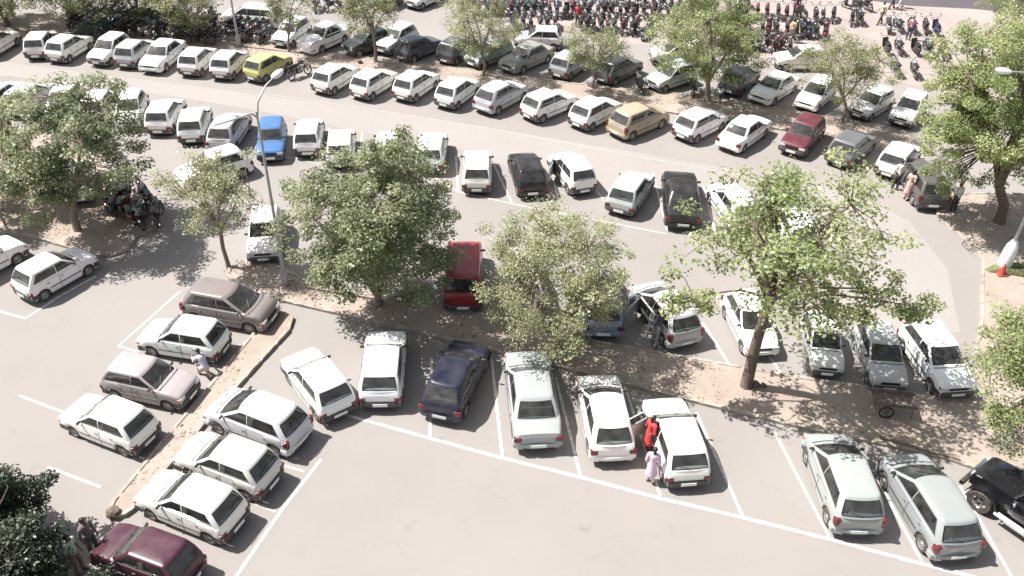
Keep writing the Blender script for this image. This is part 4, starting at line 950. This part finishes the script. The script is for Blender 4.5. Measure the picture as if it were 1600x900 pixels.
place_bike((7.47, 49.28), 100, 'grey', 'grey motorcycle squeezed beside the silver white car in the back row', 'lone motorcycles')
place_bike((10.73, 49.03), 75, 'black', 'black motorcycle just left of the thick back row trunk', 'lone motorcycles')
place_bike((8.74, 57.91), 60, 'blue', 'dark blue scooter standing in front of the far motorcycles', 'lone motorcycles', 1)
place_bike((12.35, 49.05), 75, 'white', 'white scooter just right of the thick back row trunk', 'lone motorcycles', 1)

# ------------------------------------------------------------------ people
def capsule_mesh(name, caps, balls, voxel, m, extra=None):
    mb = MB()
    for a, b, ra, rb in caps:
        a, b = Vector(a), Vector(b); n = 5; mb.tube([a.lerp(b, i/n) for i in range(n+1)], [ra+(rb-ra)*i/n for i in range(n+1)], 10)
        mb.ball(a, ra); mb.ball(b, rb)
    for c, r in balls: mb.ball(c, r, 0, None, 12, 9)
    me = mb.mesh('tmp', m, 60); o = ob('tmp', me); md = o.modifiers.new('r', 'REMESH'); md.mode = 'VOXEL'; md.voxel_size = voxel; md.use_smooth_shade = True
    s = o.modifiers.new('s', 'SMOOTH'); s.iterations = 4; s.factor = .5
    dg = bpy.context.evaluated_depsgraph_get(); me2 = bpy.data.meshes.new_from_object(o.evaluated_get(dg)); bpy.data.objects.remove(o); bpy.data.meshes.remove(me)
    me2.name = name; me2.materials.clear(); me2.materials.append(m)
    if extra:
        bm = bmesh.new(); bm.from_mesh(me2); e = extra.mesh('e', m, 60); bm.from_mesh(e); bm.to_mesh(me2); bm.free(); bpy.data.meshes.remove(e); me2.polygons.foreach_set('use_smooth', [True]*len(me2.polygons))
    return me2
def person(p, hd, label, shirt, legs, pose='stand', long_hair=False, kurta=False, cap=None, h=1.66, group=None, voxel=.018, z=.006, sleeve=.45):
    """x forward, y left. joints first, then one skin over them"""
    root = empty('person', (p[0], p[1], z), radians(hd)); k = h/1.70
    V = lambda *a: Vector(a)
    hip = V(0, 0, .92); bend = 0; J = {}
    st = {'stand': (.03, -.04), 'walk': (.24, -.26), 'lean': (.10, -.10), 'kneel': (0, 0)}[pose]
    if pose == 'kneel': hip = V(-.08, 0, .50)
    tor = {'stand': .03, 'walk': .07, 'lean': .62, 'kneel': .45}[pose]
    ax = V(sin(tor), 0, cos(tor)); up = lambda d: hip+ax*d
    sh = up(.46); nk = up(.54); hd_ = up(.66)+V(.03, 0, 0)
    if pose in ('lean', 'kneel'): hd_ = nk+V(.08, 0, .11)
    caps = [((hip+V(0, .06, 0)), (hip+V(0, -.06, 0)), .115, .115), (up(.02), up(.20), .125, .115), (up(.20), up(.40), .115, .135), (sh+V(0, .10, -.02), sh+V(0, -.10, -.02), .085, .085), (up(.44), nk+ax*.04, .06, .052), (nk, hd_, .052, .055)]
    balls = [(hd_+V(0, 0, .01), (.095, .075, .115)), (hd_+V(.02, 0, -.05), (.07, .058, .07))]
    ex = MB(); cl_sh = [((hip+V(0, .05, .03)), (hip+V(0, -.05, .03)), .125, .125), (up(.02), up(.20), .138, .13), (up(.20), up(.40), .13, .15), (sh+V(0, .12, -.02), sh+V(0, -.12, -.02), .092, .092)]
    cl_tr = [((hip+V(0, .06, .02)), (hip+V(0, -.06, .02)), .125, .125)]
    for s, sw in ((1, st[0]), (-1, st[1])):
        hj = hip+V(0, s*.085, -.04)
        if pose == 'kneel':
            kn = V(.30, s*.13, .46) if s > 0 else V(.18, s*.13, .08); an = V(.24, s*.12, .09) if s > 0 else V(-.24, s*.12, .10)
        else: kn = hj+V(sw*.55+.03, s*.015, -.43); an = V(hj.x+sw, s*.10, .085)
        caps += [(hj, kn, .092, .058), (kn, an, .058, .036), (an, an+V(.15, s*.02, -.045), .042, .034), (an, an+V(-.04, 0, -.03), .038, .036)]
        cl_tr += [(hj, kn, .105, .075), (kn, an+V(0, 0, .02), .075, .062)]
        sj = sh+V(0, s*.185, -.03)
        if pose == 'stand': el = sj+V(-.03, s*.05, -.28); wr = el+V(.10, -s*.01, -.24)
        elif pose == 'walk': el = sj+V(-.12*s, s*.05, -.26); wr = el+V(.10-.06*s, 0, -.22)
        elif pose == 'kneel': el = sj+V(.16, s*.04, -.22); wr = el+V(.22, -s*.05, .06)
        else: el = sj+V(.14, s*.04, -.24); wr = el+V(.23, -s*.04, -.02)
        hnd = (wr-el).normalized(); pal = wr+hnd*.055
        caps += [(sj, el, .050, .038), (el, wr, .038, .026), (wr, pal, .030, .032)]
        cl_sh += [(sj, sj.lerp(el, 1.0 if sleeve > .6 else .75), .068, .058)]+([(el, el.lerp(wr, .85), .052, .042)] if sleeve > .6 else [])
        side_ = hnd.cross(V(0, 0, 1)); side_ = side_.normalized() if side_.length > .1 else V(0, 1, 0); dn = hnd.cross(side_)
        for f, ln in ((-.03, .062), (-.01, .075), (.01, .072), (.029, .056)):
            b0 = pal+side_*f+hnd*.018; b1 = b0+hnd*ln*.5; b2 = b1+(hnd*.8+dn*.5).normalized()*ln*.45; ex.tube([b0, b1, b2], [.0095, .0085, .006], 6)
        b0 = wr+hnd*.03-side_*.022; ex.tube([b0, b0-side_*.028+hnd*.02, b0-side_*.034+hnd*.05], [.011, .010, .007], 6)
    ex.tube([hd_+V(.088, 0, .02), hd_+V(.112, 0, -.018), hd_+V(.09, 0, -.026)], [.008, .015, .012], 6)
    for s in (1, -1): ex.ball(hd_+V(-.005, s*.078, 0), (.018, .010, .028))
    body = ob('body', capsule_mesh('body', caps, balls, voxel, M_SKIN, ex), root)
    e = MB()
    for s in (1, -1): e.ball(hd_+V(.088, s*.03, .018), (.009, .014, .008), 0, None, 8, 5)
    e.box(hd_+V(.088, 0, -.062), (.012, .045, .010), 1, None, .003); e.build('face', [mat('eye', (.05, .04, .035), rough=.2), mat('lips', (.22, .07, .06))], root)
    hb = [(hd_+V(-.018, 0, .045), (.098, .086, .09))]
    hc = [(hd_+V(-.07, 0, .04), hd_+V(-.09, 0, -.30), .06, .035)] if long_hair else [(hd_+V(-.05, 0, .02), hd_+V(-.06, 0, -.05), .062, .045)]
    ob('hair', capsule_mesh('hair', hc, hb, .014, M_HAIR), root)
    if cap:
        mb = MB(); mb.lathe([(.105, .0), (.104, .04), (.07, .085), (.01, .095)], 14, 0, Matrix.Translation(hd_+V(-.01, 0, .055))); q = mb.build('cap', M_CLOTH, root); q.color = (*cap, 1)
    if kurta: 
        fl = [(hip+V(0, 0, .0), hip+V(0, 0, -.45), .15, .21)]; cl_sh = cl_sh+fl
    o = ob('shirt', capsule_mesh('shirt', cl_sh, [], .02, M_CLOTH), root); o.color = (*shirt, 1)
    o = ob('trousers', capsule_mesh('trousers', cl_tr, [], .02, M_CLOTH), root); o.color = (*legs, 1)
    mb = MB()
    for s, sw in ((1, st[0]), (-1, st[1])):
        an = (V(.24, s*.12, .09) if s > 0 else V(-.24, s*.12, .10)) if pose == 'kneel' else V(sw, s*.10, .085)
        mb.ball(an+V(.06, s*.01, -.045), (.13, .048, .042))
    mb.build('shoes', M_SEAT, root)
    root.scale = (k, k, k)
    return tag(root, label, 'person', group)
PG = 'people in the car park'
person((4.74, 20.19), 30, 'person in a red top standing at the open door of the boxy white hatchback', (.62, .03, .03), (.16, .04, .04), 'stand', True, h=1.62, sleeve=.8, kurta=True)
person((4.66, 18.83), 70, 'person with long dark hair in a lilac tunic beside the boxy white hatchback', (.62, .46, .58), (.68, .60, .62), 'stand', True, True, h=1.58, sleeve=.8)
person((5.55, 25.61), 60, 'person in black leaning into the open door of the silver hatchback', (.03, .025, .03), (.25, .26, .27), 'lean')
person((19.13, 38.23), 85, 'person in white shirt and black trousers left of the dark grey estate car', (.74, .74, .72), (.02, .02, .025), 'stand')
person((19.34, 37.25), 30, 'person in pinkish brown clothes at the rear corner of the dark grey estate car', (.50, .33, .30), (.55, .42, .36), 'stand', True, True)
person((21.23, 36.16), 110, 'person with an orange cap, white shirt and black trousers right of the estate car', (.76, .76, .75), (.02, .02, .02), 'stand', cap=(.55, .18, .06))
person((-11.12, 23.23), 130, 'person kneeling in a lilac shirt and pale trousers by a white hatchback wheel', (.52, .50, .62), (.58, .46, .42), 'kneel', sleeve=.8)
person((-12.07, 15.51), -20, 'person in a dull brown top beside the bonnet of the purple maroon car', (.13, .10, .10), (.06, .05, .05), 'stand', True, sleeve=.8)
person((-12.27, 14.91), -10, 'person in a pale green shirt beside the bonnet of the purple maroon car', (.36, .48, .38), (.20, .12, .12), 'stand')
person((4.08, 59.73), 250, 'person in a red shirt among the motorcycles at the top centre', (.50, .03, .04), (.03, .08, .05), 'stand')
person((27.65, 55.43), 200, 'person in a dark red shirt left of the large right tree', (.34, .02, .04), (.03, .03, .04), 'walk')
person((26.00, 61.90), 200, 'person in a yellowish shirt on the pale paving near the top', (.62, .60, .32), (.07, .05, .03), 'walk')
person((27.95, 65.26), 10, 'person in a white shirt walking by the dark road at the top', (.76, .75, .76), (.02, .02, .03), 'walk')
person((28.74, 65.61), 190, 'person in a pale pink shirt walking by the dark road at the top', (.70, .58, .62), (.60, .55, .56), 'walk')
person((20.12, 63.02), 240, 'person in a plum shirt among the motorcycles left of the small flat tree', (.14, .06, .12), (.05, .04, .05), 'stand')
person((27.03, 59.01), 260, 'person in a pink patterned shirt between the short motorcycle lines', (.52, .30, .38), (.04, .05, .10), 'stand')
person((18.62, 57.93), 200, 'person in an orange brown shirt near the third motorcycle line', (.55, .35, .22), (.08, .06, .05), 'stand')
person((10.01, 62.76), 250, 'person in a white shirt and dark green trousers at the top centre', (.72, .72, .74), (.02, .06, .05), 'stand')
person((-20.53, 57.15), 250, 'person in a pale purple shirt at the left of the pale lamp post', (.45, .38, .44), (.07, .04, .05), 'stand')

# ------------------------------------------------------------------ lamp posts
def lamp_post(base, hgt, arms, label, collar=False, z=.1):
    root = empty('lamp_post', (base[0], base[1], z)); mb = MB(); mb.tube([(0, 0, 0), (0, 0, hgt*.55), (0, 0, hgt)], [.085, .06, .045], 12); mb.build('pole', M_POLE, root)
    mb = MB(); mb.box((0, 0, .35), (.26, .26, .7) if not collar else (.1, .1, .1), 0, None, .02)
    if collar: mb.lathe([(.30, 0), (.29, .55), (.24, 1.0), (.13, 1.25), (.10, 1.3)], 18)
    mb.build('pole_base', M_LAMPW if collar else M_POLE, root)
    for ai, (dx, dy, dz) in enumerate(arms):
        e = Vector((dx, dy, hgt+dz)); u = Vector((dx, dy, dz*.3)).normalized(); a = MB(); a.tube([(0, 0, hgt-.25), (dx*.12, dy*.12, hgt+dz*.35), (dx*.6, dy*.6, hgt+dz*.85), e], [.04, .038, .032, .028], 8)
        ar = a.build('arm', M_POLE, root)
        if ai: continue
        hb = MB(); X = Matrix.Translation(e+u*.22) @ Matrix.Rotation(atan2(dy, dx), 4, 'Z') @ Matrix.Rotation(-.12, 4, 'Y')
        hb.ball((0, 0, 0), (.34, .15, .12), 0, X, 16, 10); hb.build('lamp_head', M_LAMPW, ar)
    return tag(root, label, 'lamp post', 'lamp posts')
lamp_post((-9.43, 28.77), 7.85, [(.5, 1.1, .85), (-1.25, -1.0, -.1)], 'tall two armed lamp post left of the dense central tree')
lamp_post((21.81, 31.71), 8.6, [(-3.0, .1, .3)], 'lamp post with thick white painted base at the right edge', True)
lamp_post((-18.22, 54.35), 8.0, [(1.4, 0, .5)], 'pale lamp post among motorcycles near the top left', False)

# ------------------------------------------------------------------ small things
g = (13.59, 22.31); root = empty('hand_cart', (g[0], g[1], .12), radians(-8))
mw = mat('weathered_wood', (.20, .155, .14), rough=.9, col2=(.11, .08, .07), scale=7, bump=.5)
mb = MB()
for k in range(6): mb.box((-.60+.24*k, 0, .52), (.225, .72, .035), 0, None, .006)
for s in (1, -1): mb.box((0, s*.36, .60), (1.46, .04, .14), 0, None, .008)
mb.build('tray', mw, root)
mb = MB()
for s in (1, -1): mb.tube([(-.2, s*.33, .50), (1.2, s*.30, .62)], .022, 6); mb.tube([(.62, s*.33, .5), (.66, s*.33, 0)], .02, 6)
mb.build('handle', mw, root)
for s in (1, -1):
    mb = MB(); mb.lathe([(.22, -.02), (.26, -.022), (.26, .022), (.22, .02)], 18, 0, None, True)
    for k in range(6): a = pi*k/3; mb.tube([(0, 0, 0), (.23*cos(a), .23*sin(a), 0)], .01, 4)
    t = mb.build('wheel', M_RUB, root); t.location = (-.25, s*.42, .26); t.rotation_euler = (pi/2, 0, 0)
tag(root, 'low weathered brown cart in the shade in front of the pale grey car', 'cart')
a, b = (12.79, 20.96), (15.18, 20.00); mb = MB(); P = [Vector((a[0]+(b[0]-a[0])*t, a[1]+(b[1]-a[1])*t+.03*sin(t*9), .19+.01*sin(t*5))) for t in [i/8 for i in range(9)]]
o = tag(mb.build('kerb_highlight', M_BARK) if False else (mb.tube(P, [.055-.002*i for i in range(9)], 8) or mb.build('kerb_highlight', M_BARK)), 'long straight added rod standing in for the kerb edge highlight above the lower right cars', 'kerb highlight')  # added rod shaped to imitate the bright highlight along the kerb edge
g = (21.32, 30.92)
mb = MB(); mb.lathe([(.16, 0), (.15, .03), (.09, .30), (.03, .52), (.02, .54)], 14); mb.box((0, 0, .015), (.40, .40, .03), 0, None, .01)
o = mb.build('traffic_cone', mat('cone_red', (.42, .06, .035), rough=.6, var=.3)); o.location = (g[0], g[1], .125); tag(o, 'small red cone on the grass patch at the foot of the white lamp base', 'cone')
# pale low wall of a kiosk at the top
g = (-19.65, 63.96); root = empty('kiosk', (g[0], g[1]+1.2, 0), 0); mb = MB(); mb.box((0, 0, 1.2), (2.6, 2.0, 2.4)); mb.build('wall', mat('pink_plaster', (.52, .38, .35), rough=.9, var=.3), root)
mb = MB(); mb.box((.1, -1.02, 1.45), (1.1, .06, .9)); mb.build('window', M_GLASS, root); mb = MB(); mb.box((0, 0, 2.46), (3.0, 2.5, .1), 0, None, .01); mb.build('roof', M_CONC, root); tag(root, 'small pink plastered kiosk cut by the top edge behind the pale vehicle', 'kiosk')
# loose stones and pieces of broken kerb
for q, s, lab in (((9.05, 23.42), .16, 'dark stone at the foot of the thick brown trunk'), ((9.33, 23.40), .11, 'smaller stone right of the dark one by the thick trunk'), ((-10.02, 52.18), .18, 'reddish stone block on the dirt behind the white hatchbacks'), ((-12.07, 16.90), .22, 'broken kerb piece at the lower end of the narrow strip')):
    bm = bmesh.new(); bmesh.ops.create_icosphere(bm, subdivisions=2, radius=s)
    for v in bm.verts: v.co *= 1+.35*noise.noise(v.co*4/s*.3+Vector((q[0], q[1], 0))); v.co.z *= .6
    me = bpy.data.meshes.new('stone'); bm.to_mesh(me); bm.free(); me.materials.append(mat('stone_grey', (.16, .12, .10), rough=.95, var=.4)); o = ob('stone', me, None, (q[0], q[1], .13+s*.3)); tag(o, lab, 'stone', 'loose stones')

# ------------------------------------------------------------------ leaf litter and pebbles over the dirt
def inside(p, poly):
    c = False; j = len(poly)-1
    for i in range(len(poly)):
        a, b = poly[i], poly[j]
        if (a[1] > p[1]) != (b[1] > p[1]) and p[0] < (b[0]-a[0])*(p[1]-a[1])/(b[1]-a[1])+a[0]: c = not c
        j = i
    return c
def scatter(name, n_per, size, m, zoff, label, thick):
    mb = MB(); rr = random.Random(3)
    for pi_, (poly, h) in enumerate(zip(MEDS, (.10, .12, .08, .10))):
        xs = [p[0] for p in poly]; ys = [p[1] for p in poly]; x0, x1, y0, y1 = max(min(xs), -40), min(max(xs), 40), min(ys), max(ys)
        n = int((x1-x0)*(y1-y0)*n_per)
        for _ in range(n):
            p = (rr.uniform(x0, x1), rr.uniform(y0, y1))
            if noise.noise(Vector((p[0]*.5, p[1]*.5, 2+zoff))) < -.05 or not inside(p, poly): continue
            s = size*rr.uniform(.5, 1.6); a = rr.uniform(0, 2*pi); ca, sa = cos(a)*s, sin(a)*s; z = h+zoff
            if thick: mb.add([(p[0]-ca, p[1]-sa, z), (p[0]+sa, p[1]-ca, z), (p[0]+ca*.8, p[1]+sa*.8, z), (p[0]-sa, p[1]+ca, z), (p[0]+ca*.1, p[1]+sa*.1, z+s*.9)], [(0, 1, 4), (1, 2, 4), (2, 3, 4), (3, 0, 4)])
            else: mb.add([(p[0]-ca, p[1]-sa, z), (p[0]+sa*.4, p[1]-ca*.4, z+rr.uniform(0, s*.4)), (p[0]+ca, p[1]+sa, z+s*.1), (p[0]-sa*.4, p[1]+ca*.4, z+rr.uniform(0, s*.4))], [(0, 1, 2, 3)])
    o = mb.build(name, m, None, 0, False); tag(o, label, 'litter' if not thick else 'pebbles', kind='stuff')
scatter('leaf_litter', 16, .06, mat('dry_leaves', (.24, .15, .09), rough=.9, col2=(.40, .30, .20), scale=.9), .004, 'dry fallen leaves scattered over the dirt strips', False)
scatter('pebbles', 9, .035, mat('pebble', (.36, .29, .24), rough=.95, col2=(.18, .13, .11), scale=3), .0, 'small stones scattered over the dirt strips', True)
# grass blades on the green patch at the right
rr = random.Random(9); mb = MB(); g0 = [(20.75, 31.08), (22.29, 30.77), (24.81, 30.24), (22.69, 31.65)]
for _ in range(2600):
    u, v = rr.random(), rr.random(); a = Vector(g0[0]).lerp(Vector(g0[1]), u); b = Vector(g0[3]).lerp(Vector(g0[2]), u); p = a.lerp(b, v); an = rr.uniform(0, 2*pi); h_ = rr.uniform(.04, .12)
    mb.add([(p.x-.01*cos(an), p.y-.01*sin(an), .105), (p.x+.01*cos(an), p.y+.01*sin(an), .105), (p.x+rr.uniform(-.05, .05), p.y+rr.uniform(-.05, .05), .105+h_)], [(0, 1, 2)])
tag(mb.build('grass', M_GRASS, None, 0, False), 'thin patch of green grass by the white lamp base', 'grass', kind='stuff')
